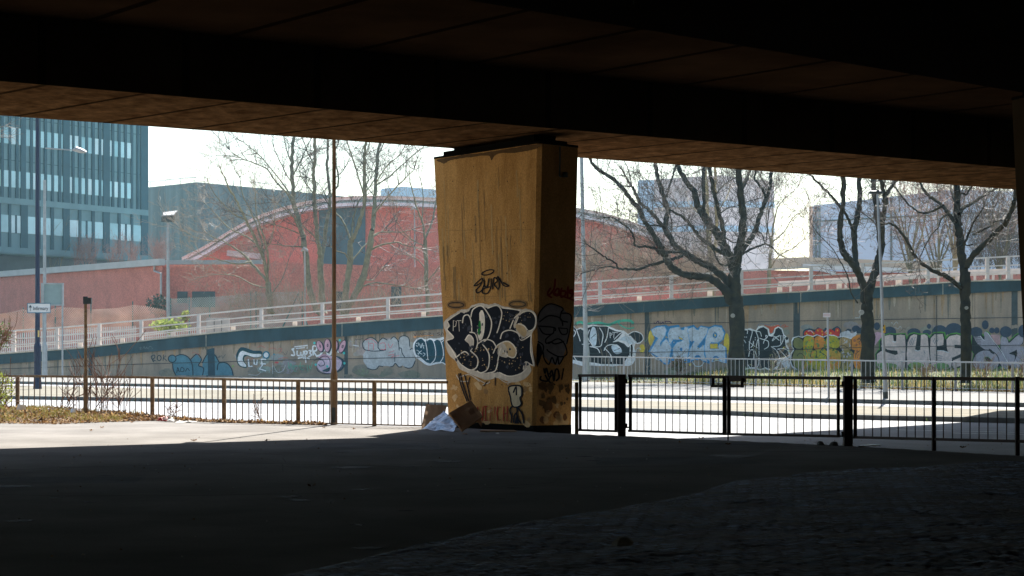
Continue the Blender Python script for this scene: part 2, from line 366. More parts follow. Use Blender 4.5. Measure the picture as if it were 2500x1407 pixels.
mb.build('deck_slab', M_slab, via)
mb = MB(); mb.prism([(3.5, outer(3.5) - .3), (16, outer(16) - .3), (110, outer(110) - .3), (110, 125), (30, 70), (16, 59.6), (15.15, 59.1), (12.95, 54.1), (11.9, 52.7), (7.7, 48.1)], 7.0, 7.65)  # added slab hidden above the girder, shaped to cast the road shadow
mb.build('shadow_caster_deck', M_slab, via)
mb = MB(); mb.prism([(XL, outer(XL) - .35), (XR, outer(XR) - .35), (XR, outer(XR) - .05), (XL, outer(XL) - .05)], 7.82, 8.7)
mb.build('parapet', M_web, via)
ab = MB(); ab.prism([(-58, -22), (100, -22), (100, -21), (-58, -21)], -.1, 6.0)  # unseen wall added to keep light out from under the deck
tag(ab.build('light_blocking_wall', M_black), 'added unseen wall behind the viewer, blocking light under the deck', 'wall')

# ------------------------------------------------------------ decals: flat painted marks laid on a surface
def smooth_pts(pts, closed=False, k=5):
    n = len(pts)
    if n < 3: return list(pts)
    out = []
    rng = range(n) if closed else range(n - 1)
    for i in rng:
        p0 = pts[(i - 1) % n] if closed or i > 0 else pts[0]
        p1 = pts[i]; p2 = pts[(i + 1) % n]; p3 = pts[(i + 2) % n] if closed or i + 2 < n else pts[-1]
        for j in range(k):
            t = j / k
            out.append(tuple(0.5 * ((2 * p1[a]) + (-p0[a] + p2[a]) * t + (2 * p0[a] - 5 * p1[a] + 4 * p2[a] - p3[a]) * t * t + (-p0[a] + 3 * p1[a] - 3 * p2[a] + p3[a]) * t ** 3) for a in (0, 1)))
    if not closed: out.append(tuple(pts[-1]))
    return out
def S(txt): return [tuple(float(q) for q in p.split(',')) for p in txt.split()]
def ell(cx, cy, rx, ry, a=0, n=14):
    a = math.radians(a)
    return [(cx + rx * math.cos(t) * math.cos(a) - ry * math.sin(t) * math.sin(a), cy + rx * math.cos(t) * math.sin(a) + ry * math.sin(t) * math.cos(a)) for t in [2 * math.pi * i / n for i in range(n)]]
class Decal:
    def __init__(s, proj, ox=0, oy=0, sc=1): s.gain = 1.0; s.lw = 1.0; s.step = 7 if sc > 1 else 2; s.span = 60 if sc > 1 else 10; s.p = proj; s.o = (ox, oy, sc); s.mb = MB(); s.mats = []; s.layer = 0
    def _m(s, col):
        if s.gain != 1 and max(col) > .12: col = tuple(min(.88, c * s.gain) for c in col)
        m = paint(col)
        if m not in s.mats: s.mats.append(m)
        s.mb.mi = s.mats.index(m)
    def q(s, p): return s.p(s.o[0] + p[0] / s.o[2], s.o[1] + p[1] / s.o[2], s.layer)
    def fill(s, col, pts, sm=True):
        if isinstance(pts, str): pts = S(pts)
        if sm: pts = smooth_pts(pts, True, 4)
        s._m(col); s.layer += 1
        ys = [p[1] for p in pts]; y0, y1 = min(ys), max(ys); n = max(4, min(110, int((y1 - y0) / s.step) + 1)); dy = (y1 - y0) / n
        E = [(pts[i], pts[(i + 1) % len(pts)]) for i in range(len(pts))]
        for i in range(n):
            ya = y0 + i * dy; yb = ya + dy; ym = (ya + yb) / 2; xs_ = []
            for p, q in E:
                if (p[1] <= ym) != (q[1] <= ym):
                    k = (q[0] - p[0]) / (q[1] - p[1]); lo, hi = min(p[1], q[1]), max(p[1], q[1])
                    f = lambda y: p[0] + k * (min(max(y, lo), hi) - p[1])
                    xs_.append((f(ym), f(ya), f(yb), 1 if q[1] > p[1] else -1))
            xs_.sort(); wn = 0
            for u, v in zip(xs_, xs_[1:]):
                wn += u[3]
                if wn == 0: continue
                m_ = max(1, int((v[0] - u[0]) / s.span))
                for j in range(m_):
                    t0, t1 = j / m_, (j + 1) / m_
                    s.mb.face([s.q((u[1] + (v[1] - u[1]) * t0, ya)), s.q((u[1] + (v[1] - u[1]) * t1, ya)), s.q((u[2] + (v[2] - u[2]) * t1, yb)), s.q((u[2] + (v[2] - u[2]) * t0, yb))])
    def line(s, col, wd, pts, sm=True, closed=False):
        if isinstance(pts, str): pts = S(pts)
        if sm: pts = smooth_pts(pts, closed, 5)
        if closed: pts = list(pts) + [pts[0]]
        s._m(col); s.layer += 0.25; n = len(pts); L = []; Rr = []
        for i in range(n):
            a = pts[max(0, i - 1)]; c = pts[min(n - 1, i + 1)]; dx, dy = c[0] - a[0], c[1] - a[1]; l = math.hypot(dx, dy) or 1
            k = wd * s.lw / 2 * (0.8 if i in (0, n - 1) else 1)
            nx_, ny_ = -dy / l * k, dx / l * k
            L.append((pts[i][0] + nx_, pts[i][1] + ny_)); Rr.append((pts[i][0] - nx_, pts[i][1] - ny_))
        b = len(s.mb.v); s.mb.v += [tuple(s.q(p)) for p in L] + [tuple(s.q(p)) for p in Rr]
        for i in range(n - 1): s.mb.f.append((b + i, b + i + 1, b + n + i + 1, b + n + i)); s.mb.m.append(s.mb.mi)
    def specks(s, col, n, box, r0, r1):
        s.layer += .25; s._m(col)
        for _ in range(n):
            x, y, r = U(box[0], box[2]), U(box[1], box[3]), U(r0, r1)
            pts = [(x + r * U(.4, 1.2) * math.cos(a), y + r * U(.5, 1.6) * math.sin(a)) for a in (0, 1.2, 2.5, 3.7, 5)]
            s.mb.face([s.q(p) for p in pts])
    def build(s, parent, label):
        o = s.mb.build('graffiti', s.mats, parent); o['label'] = label; return o

# ------------------------------------------------------------ pier
def V3(p): return Vector(p)
pb = {'C': G(1303, 1053), 'L': None, 'R': None}
pb['L'] = GX(1096, 39.9); pb['R'] = GX(1394, 37.8); pb['B'] = pb['L'] + pb['R'] - pb['C']
ZT = 5.85
pt = {'C': GX(1317, 37.2, ZT), 'L': GX(1059.5, 40.2, ZT), 'R': GX(1411, 38.0, ZT)}; 
def coplanar(px, py, a, b, c):
    nrm = (b - a).cross(c - a); o = Vector((0, 0, EYE)); d = Vector(((px - 1250) / F, 1, (YH - py) / F))
    return o + d * ((a - o).dot(nrm) / d.dot(nrm))
pt['L'] = coplanar(1059.5, 385, pb['C'], pb['L'], pt['C']); pt['R'] = coplanar(1411, 357, pb['C'], pb['R'], pt['C'])
pt['B'] = pt['L'] + pt['R'] - pt['C']; print('PIER', pt)
def make_pier(name, pb, pt, label, cat='pier', mt=None):
    r = thing(name, label, cat, pb['C'])
    m = MB(); b0, t0 = pb, pt
    # chamfered corner between the two visible faces; faces cut into courses so that the flare stays planar
    def ring(k):
        c = {q: b0[q].lerp(t0[q], k) for q in 'CLRB'}
        cl = c['C'].lerp(c['L'], .022); cr = c['C'].lerp(c['R'], .07)
        return [c['L'], cl, cr, c['R'], c['B']]
    rs = [ring(k / 6) for k in range(7)]
    for a, b in zip(rs, rs[1:]):
        for i in range(5):
            j = (i + 1) % 5; m.face([a[i], a[j], b[j], b[i]])
    m.face(rs[-1])
    m.build('shaft', mt or M_pier, r)
    # dark plinth course at the foot
    m = MB(); q = [pb[x] for x in 'LCRB']; ce = sum(q, Vector()) / 4
    q = [ce + (p - ce) * 1.006 + Vector((0, 0, 0)) for p in q]
    m.hexa([p + Vector((0, 0, -.2)) for p in q] + [p + Vector((0, 0, .11)) for p in q]); m.build('footing', M_black, r)
    m = MB(); q = [pt[x] for x in 'LCRB']; ce = sum(q, Vector()) / 4
    q2 = [ce + (p - ce) * 1.004 for p in q]
    m.hexa([p + Vector((0, 0, -.035)) for p in q2] + [p + Vector((0, 0, .012)) for p in q2])
    q3 = [ce + (p - ce) * .86 for p in q]
    m.hexa([p + Vector((0, 0, .012)) for p in q3] + [p + Vector((0, 0, .11)) for p in q3]); m.build('cap', M_black, r)
    for t in (.2, .8):
        m = MB(); c = pt['L'].lerp(pt['C'], t).lerp(pt['B'].lerp(pt['R'], t), .5)
        m.box((c.x, c.y, ZT + .155), (.62, .55, .095), pt['C'] - pt['L']); m.build('bearing', M_black, r)
    return r
pier = make_pier('concrete_pier', pb, pt, 'tapered sandy concrete pier covered in black and white graffiti, cardboard at its foot')
def plane_proj(a, b, c, off=0.004):
    nrm = (b - a).cross(c - a).normalized()
    if nrm.y > 0: nrm = -nrm
    o = Vector((0, 0, EYE))
    def f(px, py, layer):
        d = Vector(((px - 1250) / F, 1, (YH - py) / F)); p0 = a + nrm * (off + .0005 * layer)
        return o + d * ((p0 - o).dot(nrm) / d.dot(nrm))
    return f
# ------------------------------------------------------------ pier graffiti
K = (0.008, 0.010, 0.016); W = (0.62, 0.55, 0.45); WB = (0.46, 0.40, 0.32); TAN = (0.42, 0.30, 0.16); GRN = (0.01, 0.16, 0.03); RD = (0.20, 0.012, 0.01)
pl = plane_proj(pb['C'], pb['L'], pt['C'], .006)
D = Decal(plane_proj(pb['C'], pb['L'], pt['C'], .003), 1040, 640, 3.2)
def py_(px, py): return ((px - 1040) * 3.2, (py - 640) * 3.2)
rnd = random.Random(5)
for _ in range(42):
    x = rnd.uniform(1072, 1305); y0 = rnd.uniform(395, 700); L = rnd.uniform(30, 190); lo = 1062 + (y0 - 385) * .058; x = max(x, lo + 8)
    if x > 1302 - 0: continue
    D.line((.26, .15, .055) if rnd.random() < .6 else (.40, .25, .10), rnd.uniform(3, 12), [py_(x + .03 * k * L / 6 + rnd.uniform(-.8, .8), min(y0 + L * k / 6, 735)) for k in range(7)], True); D.layer = 0
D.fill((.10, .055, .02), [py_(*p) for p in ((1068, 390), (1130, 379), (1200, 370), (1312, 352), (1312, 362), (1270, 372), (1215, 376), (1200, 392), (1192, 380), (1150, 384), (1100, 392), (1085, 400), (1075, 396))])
D.layer = 0
for _ in range(60):
    x, y = rnd.uniform(1085, 1300), rnd.uniform(400, 1000); r_ = rnd.uniform(1.5, 5); D.fill((.07, .04, .02), ell(*py_(x, y), r_, r_ * rnd.uniform(.7, 1.6), 0, 6), False); D.layer = 0
D.line((.24, .14, .05), 3, [py_(1085, 563), py_(1306, 560)], False); D.layer = 0
D.line((.24, .14, .05), 3, [py_(1080, 726), py_(1304, 722)], False); D.layer = 0
for _ in range(26):
    x, y = rnd.uniform(1100, 1296), rnd.uniform(925, 1040); r_ = rnd.uniform(8, 38); D.fill((.56, .37, .18) if rnd.random() < .65 else (.27, .15, .06), [(a + rnd.uniform(-6, 6), b + rnd.uniform(-6, 6)) for a, b in ell(*py_(x, y), r_, r_ * .6, rnd.uniform(0, 180), 9)]); D.layer = 0
D.mb.build('stains', D.mats, pier)['kind'] = 'stuff'
D = Decal(pl, 1040, 640, 3.2); D.gain = 1.25
D.fill(WB, "140,470 180,430 235,395 275,372 330,366 360,338 430,322 490,334 545,322 595,345 680,358 745,368 800,368 850,395 868,450 858,510 835,545 826,580 834,700 850,815 812,800 822,850 780,905 700,940 620,928 560,905 480,922 400,898 330,868 262,835 232,775 180,725 150,640 158,560 140,510")
D.fill(K, "165,462 215,425 265,392 300,398 335,384 355,357 430,342 480,360 545,338 592,358 660,366 735,382 700,440 684,500 700,530 745,600 822,572 820,700 836,806 782,782 768,830 740,872 650,893 575,862 520,868 480,868 430,862 400,850 345,842 280,800 240,745 235,720 195,665 160,618 215,590 165,530 190,500")
D.fill(K, "700,480 735,405 800,382 848,420 856,480 835,530 795,540 765,495")
D.fill(W, ell(430, 495, 30, 118, 3)); D.fill(GRN, ell(417, 515, 12, 58, 3)); D.fill(K, ell(408, 450, 8, 50, 5))
D.fill(TAN, "705,492 745,478 785,540 770,585 735,560 700,515"); D.fill(TAN, "545,672 600,628 660,625 700,670 690,735 655,742 620,708 590,668")
D.fill(WB, "305,610 335,572 365,598 368,655 350,692 335,640"); D.fill(WB, "560,720 640,745 620,650 580,640")
for p in ("165,462 215,425 265,394", "165,462 180,500 165,530 215,590 160,618 200,680 235,745 262,790 340,842 395,822 402,750 345,692", "285,478 295,425 330,415 352,462 358,545",
          "350,432 368,370 432,343 482,400 512,470 500,555 470,610 432,625", "480,362 556,340 592,398 572,500 553,556", "592,358 735,382 690,440 655,522",
          "700,482 740,404 812,384 856,432 848,510 803,538 765,498 718,482", "580,602 600,550 660,533 722,560 746,612 822,568", "822,572 818,700 838,806 778,780 760,840",
          "340,548 384,560 404,622 392,680", "305,612 335,570 368,602 366,660 348,694", "400,642 460,606 520,620 552,672", "440,640 492,720 484,830 432,866 398,850",
          "524,716 560,650 640,620 702,680 692,742 648,738 598,690", "560,778 575,700 590,670", "480,868 540,850 562,780", "570,862 650,893 740,872 790,830", "235,745 300,700 340,730"):
    D.line(W, 9, p)
D.line(W, 5, "212,540 214,455 238,466 232,500 214,508", False); D.line(W, 5, "240,458 276,458", False); D.line(W, 5, "256,460 260,542", False)
D.specks(TAN, 90, (260, 660, 760, 850), 2, 7); D.specks(TAN, 25, (600, 390, 830, 470), 2, 5); D.specks((.05, .055, .07), 60, (230, 400, 800, 840), 6, 16)
for p in ("235,880 270,930 330,930", "260,900 340,880 420,935", "380,900 470,950 500,930", "560,900 640,945 730,900 780,880", "440,960 500,940", "640,960 650,900"): D.line(WB, 6, p)
D.line((.20, .11, .045), 30, ell(235, 336, 58, 20), closed=True); D.line((.19, .11, .045), 30, ell(715, 330, 60, 22), closed=True); D.line((.045, .03, .02), 9, ell(235, 336, 60, 20), closed=True); D.line((.05, .035, .02), 9, ell(715, 330, 62, 22), closed=True)
D.line((.006, .006, .008), 9, ell(483, 82, 48, 17, -16), closed=True)
for p in ("372,188 398,160 440,128 428,176 392,220 402,242 434,222 452,178", "374,186 400,182 430,160", "452,138 456,186 478,190 492,128", "508,128 504,200 478,246 440,240 448,212 504,192", "520,215 528,130 548,128 556,150 534,176 566,216", "548,128 566,118 572,190 562,216", "570,122 604,182 648,188 600,160"):
    D.line((.006, .006, .008), 9, p)
for p in ("255,870 272,960 322,1092", "268,868 290,960 336,1090", "300,880 322,965 348,1080", "340,900 330,960", "540,900 540,965", "480,930 450,970"): D.line((.008, .008, .014), 9, p)
for p in ("402,1130 418,1240 432,1160 440,1240 446,1130", "466,1130 466,1238", "454,1130 480,1128", "454,1238 482,1236", "500,1240 504,1130 532,1238 538,1128", "584,1138 562,1130 554,1180 560,1236 586,1232", "608,1130 604,1242", "636,1126 632,1244", "606,1188 634,1184", "650,1238 657,1246"):
    D.line((.26, .012, .010), 9, p, False)
D.fill((.40, .33, .22), "650,985 700,972 742,985 746,1040 735,1062 742,1105 718,1128 682,1126 664,1090 658,1050")
for p in ("646,1000 650,975 700,964 744,976 748,1040 734,1062 744,1108 720,1132 680,1130 664,1090 660,1058 644,1002", "682,1022 704,975 706,1042", "672,1128 654,1160 668,1200 664,1258", "708,1130 712,1168 690,1200 684,1256", "716,1138 752,1190 764,1262", "706,1180 722,1230 744,1262"):
    D.line(K, 12, p)
D.fill(K, "690,1262 706,1205 730,1262", False)
D.build(pier, 'black and white bubble-letter graffiti with a small black tag, red letters and a figure')
pr = plane_proj(pb['C'], pb['R'], pt['C'], .006)
D = Decal(pr, 1040, 640, 3.2); GY = (.20, .19, .20); KB = (.004, .004, .006)
D.fill(GY, "872,450 895,385 965,335 1050,352 1105,400 1128,420 1128,500 1100,640 1078,720 1040,800 985,790 925,740 885,680 872,560")
D.fill((.24, .22, .23), "885,430 950,350 1060,365 1060,400 980,400 910,430")
for p in ("868,470 890,390 962,328 1052,350 1072,372 1056,398 1110,402 1136,430 1126,520 1100,640", "885,470 960,420 1050,440 1070,500", "872,500 1000,512 1010,540", "1030,515 1104,520", "885,510 920,560 990,560 1000,515", "1036,516 1060,562 1100,560 1106,520", "1000,550 940,600 940,635 975,625 1010,640 1080,620", "955,640 1030,600 1082,640 1100,720 1040,740 960,700 945,680", "872,620 915,650 912,700 880,760", "915,700 925,760 960,800 985,745 1010,800 1030,740 1040,800 1080,735", "1060,380 1050,450 1110,470", "900,700 870,800"):
    D.line(KB, 11, p)
D.fill(KB, "868,640 900,660 905,720 875,810 864,800")
for p in ("975,200 950,250 985,280", "1010,130 1000,210 960,260", "1020,210 1000,250 1030,262 1040,215 1018,208", "1060,200 1052,270 1085,262 1090,230 1062,228", "1110,190 1108,280 1140,268 1142,220 1112,226", "1150,215 1120,240 1156,250", "990,240 1160,300"): D.line((.22, .012, .008), 15, p)
for p in ("920,830 930,870 940,830 960,900", "965,880 985,850 1000,930 1010,850 1030,840 1040,900 1015,930", "1075,830 1060,920", "900,890 895,920 950,930 930,880", "980,880 960,930 1010,960"): D.line(KB, 14, p)
D.specks((.13, .07, .025), 22, (890, 950, 1120, 1160), 10, 40)
D.build(pier, 'bearded face with dark glasses drawn in black and grey, red scrawl above')

D = Decal(plane_proj(pb['C'], pb['R'], pt['C'], .003), 0, 0, 1)
for _ in range(16):
    y = rnd.uniform(985, 1046); x = rnd.uniform(1316, 1388); r_ = rnd.uniform(4, 13)
    D.fill((.14, .06, .02) if rnd.random() < .5 else (.50, .33, .15), [(a + rnd.uniform(-2, 2), b + rnd.uniform(-2, 2)) for a, b in ell(x, y, r_ * .7, r_, 0, 9)]); D.layer = 0
D.mb.build('stains', D.mats, pier)['kind'] = 'stuff'
# drain pipe bracket on the right face of the pier
f = plane_proj(pt['C'], pt['R'], pb['C'], .05)
m = MB(); m.tube([f(1367, 358, 0), f(1367, 395, 0), f(1366, 430, 0), f(1370, 432, 0)], .018, 6, True); m.box(f(1380, 427, 0), (.1, .06, .1)); m.build('drain_pipe', M_dark, pier)

# second pier at the right edge, carrying the near girder
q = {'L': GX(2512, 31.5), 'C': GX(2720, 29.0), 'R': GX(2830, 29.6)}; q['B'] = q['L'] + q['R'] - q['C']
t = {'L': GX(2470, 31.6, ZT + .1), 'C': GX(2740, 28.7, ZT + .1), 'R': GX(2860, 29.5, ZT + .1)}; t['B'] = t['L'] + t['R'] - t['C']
make_pier('concrete_pier', q, t, 'tapered pier, darkened for shade, cut off by the right edge of the view', mt=M_web)  # same concrete as the first pier; its shade is put into a darker colour

# ------------------------------------------------------------ ramp retaining wall with coping
CT = [(-300, 880), (0, 864), (200, 850), (400, 826.5), (600, 805), (785, 793), (1080, 771), (1400, 747), (1760, 723), (1960, 712), (2165, 699), (2350, 687), (2500, 683), (2800, 672)]
CB = [(-300, 903), (0, 889.5), (200, 875), (400, 856), (600, 838), (785, 826), (1080, 803), (1400, 775), (1760, 750), (1960, 738), (2165, 727), (2350, 717), (2500, 710), (2800, 700)]
def zW(px, py, off=0): return P(px, py, dW(px) - off)
ramp = thing('ramp_wall', 'long concrete retaining wall of the rising ramp, covered in graffiti, with a dark coping', 'wall', GX(1250, 106, ZF))
xs = list(range(-300, 2801, 20))
m = MB()
for a, b in zip(xs, xs[1:]):
    m.face([GX(a, dW(a), -.1), GX(b, dW(b), -.1), zW(b, tab(CB, b) - 3), zW(a, tab(CB, a) - 3)])
    # back of the ramp: roadway surface and rear face
    za = zW(a, tab(CT, a)).z - .05; zb = zW(b, tab(CT, b)).z - .05
    A = GX(a, dW(a), za); B = GX(b, dW(b), zb); A2 = A + Vector((0, 11, 0)); B2 = B + Vector((0, 11, 0))
    m.face([A, B, B2, A2]); m.face([A2, B2, Vector((B2.x, B2.y, -.4)), Vector((A2.x, A2.y, -.4))])
m.build('wall_face', M_wall, ramp)
m = MB()
for a, b in zip(xs, xs[1:]):
    f0 = [zW(a, tab(CB, a), .28), zW(b, tab(CB, b), .28), zW(b, tab(CT, b) + 2, .28), zW(a, tab(CT, a) + 2, .28)]
    m.face(f0); m.face([f0[0], f0[1], f0[1] + Vector((0, .4, 0)), f0[0] + Vector((0, .4, 0))]); m.face([f0[3], f0[2], f0[2] + Vector((0, .9, 0)), f0[3] + Vector((0, .9, 0))])
m.build('coping', M_coping, ramp)
m = MB()
for a, b in zip(xs, xs[1:]):
    m.bar(zW(a, tab(CT, a) + .4, .1), zW(b, tab(CT, b) + .4, .1), .5, .07)
m.build('coping_edge', M_edge, ramp)
def wp(off0=.012):
    def f(px, py, layer): return P(px, py, dW(px) - off0 - .0025 * layer)
    return f
m = MB()
def strip_on_wall(pts, wd, off=.12):
    pp = []
    for a, b in zip(pts, pts[1:]):
        k = max(1, int(abs(b[0] - a[0]) / 20))
        pp += [(a[0] + (b[0] - a[0]) * i / k, a[1] + (b[1] - a[1]) * i / k) for i in range(k)]
    pp.append(pts[-1])
    for a, b in zip(pp, pp[1:]):
        if abs(b[0] - a[0]) > abs(b[1] - a[1]):
            m.face([zW(a[0], a[1] + wd / 2, off), zW(b[0], b[1] + wd / 2, off), zW(b[0], b[1] - wd / 2, off), zW(a[0], a[1] - wd / 2, off)])
        else:
            m.face([zW(a[0] - wd / 2, a[1], off), zW(b[0] - wd / 2, b[1], off), zW(b[0] + wd / 2, b[1], off), zW(a[0] + wd / 2, a[1], off)])
strip_on_wall([(0, 901), (350, 889), (700, 879.5), (1050, 872), (1450, 863), (1770, 857), (1900, 855), (2130, 848), (2480, 843), (2700, 840)], 1.4)
strip_on_wall([(1120, 800), (1430, 793), (1770, 788), (1950, 784), (2140, 780.5), (2490, 775.5), (2700, 772)], 1.4)
strip_on_wall([(2100, 912), (2700, 908)], 1.2)
for x in (285, 668, 1020, 1240, 1690, 1805, 2055, 2380): strip_on_wall([(x, tab(CB, x)), (x, 925)], .8)
strip_on_wall([(2287, 722), (2287, 925)], 2)
m.build('panel_joint', M_groove, ramp)
m = MB()
for x, wd in ((221, 9), (-60, 9), (511, 15), (845, 9), (1180, 12), (1581, 14), (1945, 16), (2477, 15), (2700, 12)): strip_on_wall([(x, tab(CB, x) - 2), (x, 930)], wd, .006)
m.build('joint_stain', M_stain, ramp)
m = MB()
for x in (503, 835, 1180, 1955, 2302): m.face([zW(x - .7, tab(CB, x), .29), zW(x + .7, tab(CB, x), .29), zW(x + .7, tab(CT, x) + 3, .29), zW(x - .7, tab(CT, x) + 3, .29)])
m.build('coping_joint', M_edge, ramp)

# water streaks, buffed patches and drips on the wall
D = Decal(wp(.008), 0, 0, 1); rnd = random.Random(3)
for _ in range(240):
    x = rnd.uniform(20, 2700); y0 = tab(CB, x) - 1; L = rnd.uniform(8, 62) * (1 if x > 1200 else .7); wd = rnd.uniform(1.5, 8)
    yb_ = min(y0 + L, 915); c = rnd.choice(((.27, .22, .16), (.20, .18, .145), (.33, .26, .18), (.5, .40, .30), (.42, .27, .15)))
    D.fill(c, [(x - wd / 2, y0), (x + wd / 2, y0), (x + wd * .35, y0 + L * .5), (x + wd * .1, yb_), (x - wd * .2, yb_), (x - wd * .4, y0 + L * .5)], False); D.layer = 0
for (x0, x1, y0, y1, c) in ((560, 760, 900, 922, (.27, .24, .18)), (850, 1080, 902, 924, (.27, .25, .17)), (860, 1000, 830, 880, (.40, .36, .31)), (640, 720, 860, 915, (.36, .36, .33)), (1410, 1560, 900, 925, (.27, .24, .18)), (1590, 1780, 895, 925, (.27, .24, .18)), (1800, 1935, 800, 850, (.33, .32, .29)), (1960, 2100, 790, 830, (.34, .31, .27)), (2150, 2480, 790, 815, (.33, .29, .23)), (400, 560, 905, 920, (.27, .24, .18))):
    for _ in range(9):
        x = rnd.uniform(x0, x1); y = rnd.uniform(y0, y1); r_ = rnd.uniform(8, 24); cc = tuple(v * rnd.uniform(.9, 1.1) for v in c)
        D.fill(cc, [(a + rnd.uniform(-3, 3), min(928, b + rnd.uniform(-2, 2))) for a, b in ell(x, y, r_, r_ * .5, 0, 9)]); D.layer = 0
for _ in range(46):
    x = rnd.uniform(560, 2470); y = rnd.uniform(tab(CB, x) + 12, 900); c = rnd.choice(((.05, .05, .07), (.45, .12, .1), (.1, .3, .25), (.55, .57, .58), (.12, .2, .35)))
    q_ = [(x + k * 4 + rnd.uniform(-2, 2), y + rnd.uniform(-6, 6)) for k in range(6)]; D.line(c, rnd.uniform(.6, 1.3), q_); D.layer = 0
D.mb.build('weathering', D.mats, ramp)
# ---- wall graffiti
T = (0.006, 0.055, 0.085); TB = (0.06, 0.16, 0.21); LB = (0.40, 0.46, 0.50); SK = (0.01, 0.03, 0.05); WH = (0.62, 0.66, 0.68); GW = (0.36, 0.37, 0.37)
D = Decal(wp(), 340, 720, 5.86); D.gain = 1.45; D.lw = 1.4
for p in ("176,870 172,900 208,965", "176,880 215,862 222,900 190,925 235,945"): D.line(SK, 9, p)
D.line(SK, 9, ell(285, 905, 28, 38), closed=True); D.line(SK, 9, "350,855 340,945", False); D.line(SK, 9, "384,870 345,905 400,950", False)
D.fill(TB, "470,985 510,880 600,855 680,880 735,940 825,850 890,930 850,1010 920,1045 905,1155 520,1155 480,1060", False)
D.fill(TB, "905,1155 905,980 960,880 1005,815 1070,850 1140,960 1180,970 1250,985 1310,1040 1345,1155", False)
D.fill(TB, ell(470, 915, 55, 50))
D.line(SK, 10, ell(470, 915, 55, 52), closed=True)
for p in ("510,885 600,855 690,885 745,960 765,1060 768,1155", "478,985 485,1070 525,1155", "735,925 825,848 890,925 848,1010 918,1048 905,1155", "900,980 950,880 1010,815 1080,860 1145,970", "1115,1080 1130,990 1190,968 1260,985 1320,1060 1345,1160"): D.line(SK, 11, p)
D.fill((.02, .06, .09), "975,780 1075,760 1085,1160 985,1160", False)
for p in ("535,1120 550,1040 575,1110", "540,1090 570,1085", "590,1100 600,1040 640,1060 630,1095 592,1100", "660,1100 680,1060 700,1060 718,1090"): D.line(SK, 8, p)
D.line((.08, .10, .10), 4, "1090,840 1120,900 1150,870 1140,900 1180,870 1190,910 1235,850"); D.line((.4, .1, .1), 4, "750,840 790,820 830,850 870,840")
D.fill(T, "1385,900 1400,820 1450,755 1540,765 1640,800 1745,805 1750,860 1640,890 1520,880 1500,950 1540,1030 1500,1045 1420,1010")
D.fill(WH, "1405,910 1430,830 1480,798 1560,825 1640,842 1740,845 1740,885 1640,898 1520,862 1485,900 1490,950 1530,1000 1525,1035 1450,1020 1410,970")
D.line((.02, .10, .07), 6, "1405,910 1430,830 1480,798 1560,825 1640,842 1740,845 1740,885 1640,898 1520,862 1485,900 1490,950 1530,1000 1525,1035 1450,1020 1410,970", closed=True)
D.fill((.02, .14, .20), ell(1815, 862, 52, 56)); D.fill(WH, ell(1815, 862, 34, 36))
for t_, c in ((28, (.01, .07, .07)), (19, WH)):
    for p in ("1560,920 1570,1025 1620,1022", "1640,925 1645,990 1680,1000 1690,930", "1745,920 1815,925", "1745,920 1760,1010 1720,1060 1815,1090", "1735,985 1810,990"): D.line(c, t_, p, False)
for p in ("1690,760 1740,730 1800,760", "1850,780 1920,760 1960,790", "1980,780 2030,770 2030,810 1990,830", "1990,920 2060,900 2130,905"): D.line((.45, .12, .10), 5, p)
D.line((.5, .5, .5), 6, "1905,980 1910,1130"); D.line((.5, .5, .5), 5, "1915,1000 1980,1110 2060,1080 2090,1010"); D.line((.5, .5, .5), 4, "1560,1140 1680,1150 1740,1110")
D.line((.01, .25, .35), 14, "1915,850 1940,850"); D.fill((.2, .3, .08), ell(1340, 1020, 14, 16)); D.fill((.5, .08, .08), ell(1965, 970, 30, 12))
D.build(ramp, 'pale blue bubble shapes with dark outlines between the words ROK and CLUE')
D = Decal(wp(), 700, 720, 5.86); D.gain = 1.45; D.lw = 1.4; WT = (.60, .62, .62); PK = (.48, .27, .33); AQ = (.06, .42, .38)
D.line(WT, 16, "60,860 110,865 95,800 75,780 110,770"); D.line(WT, 14, "110,745 300,725 290,770", False); D.line(WT, 12, "130,770 260,755", False)
for p in ("150,800 150,860 190,870 200,820 205,860 235,860 240,800", "255,800 262,880", "255,805 290,810 285,845 262,850", "310,800 350,800 330,835 355,860 310,890", "380,870 375,740 430,745 420,800 385,810 430,880", "160,910 240,890 240,920", "265,880 275,975", "285,900 330,920"): D.line(WT, 15, p)
D.line(WT, 20, "420,880 480,860 520,800 570,800 590,860 620,855 650,770"); D.line(WT, 16, "710,790 740,760 735,830")
for cx, cy, rx, ry, a in ((472, 735, 42, 82, -18), (580, 725, 44, 95, 0), (690, 730, 40, 82, 5), (795, 740, 40, 95, 22)):
    D.fill((.015, .04, .06), ell(cx + 12, cy + 6, rx + 6, ry + 6, a)); D.fill(PK, ell(cx, cy, rx, ry, a)); D.line((.08, .03, .06), 6, ell(cx, cy, rx, ry, a), closed=True); D.line((.03, .02, .04), 6, ell(cx + 5, cy, 8, 20, a), closed=True)
D.fill((.015, .05, .08), ell(640, 1000, 195, 130, -6)); D.fill((.50, .38, .46), ell(615, 1000, 182, 122, -4)); D.fill(PK, "450,900 520,850 600,870 640,920 600,900 540,900")
for p in ("430,1040 450,1090 520,1125 600,1128", "455,920 520,880 590,890 620,960 610,1080 560,1100", "455,990 480,1020 540,1000 520,940 470,930", "650,1110 740,1080 790,1000 790,920"): D.line((.03, .03, .07), 8, p)
D.fill((.01, .05, .07), "505,1090 560,1060 612,1040 600,1085 550,1100")
for x, y in ((395, 690), (415, 1000), (580, 1025), (820, 835), (825, 980), (760, 650)): D.fill(AQ, ell(x, y, 16, 18))
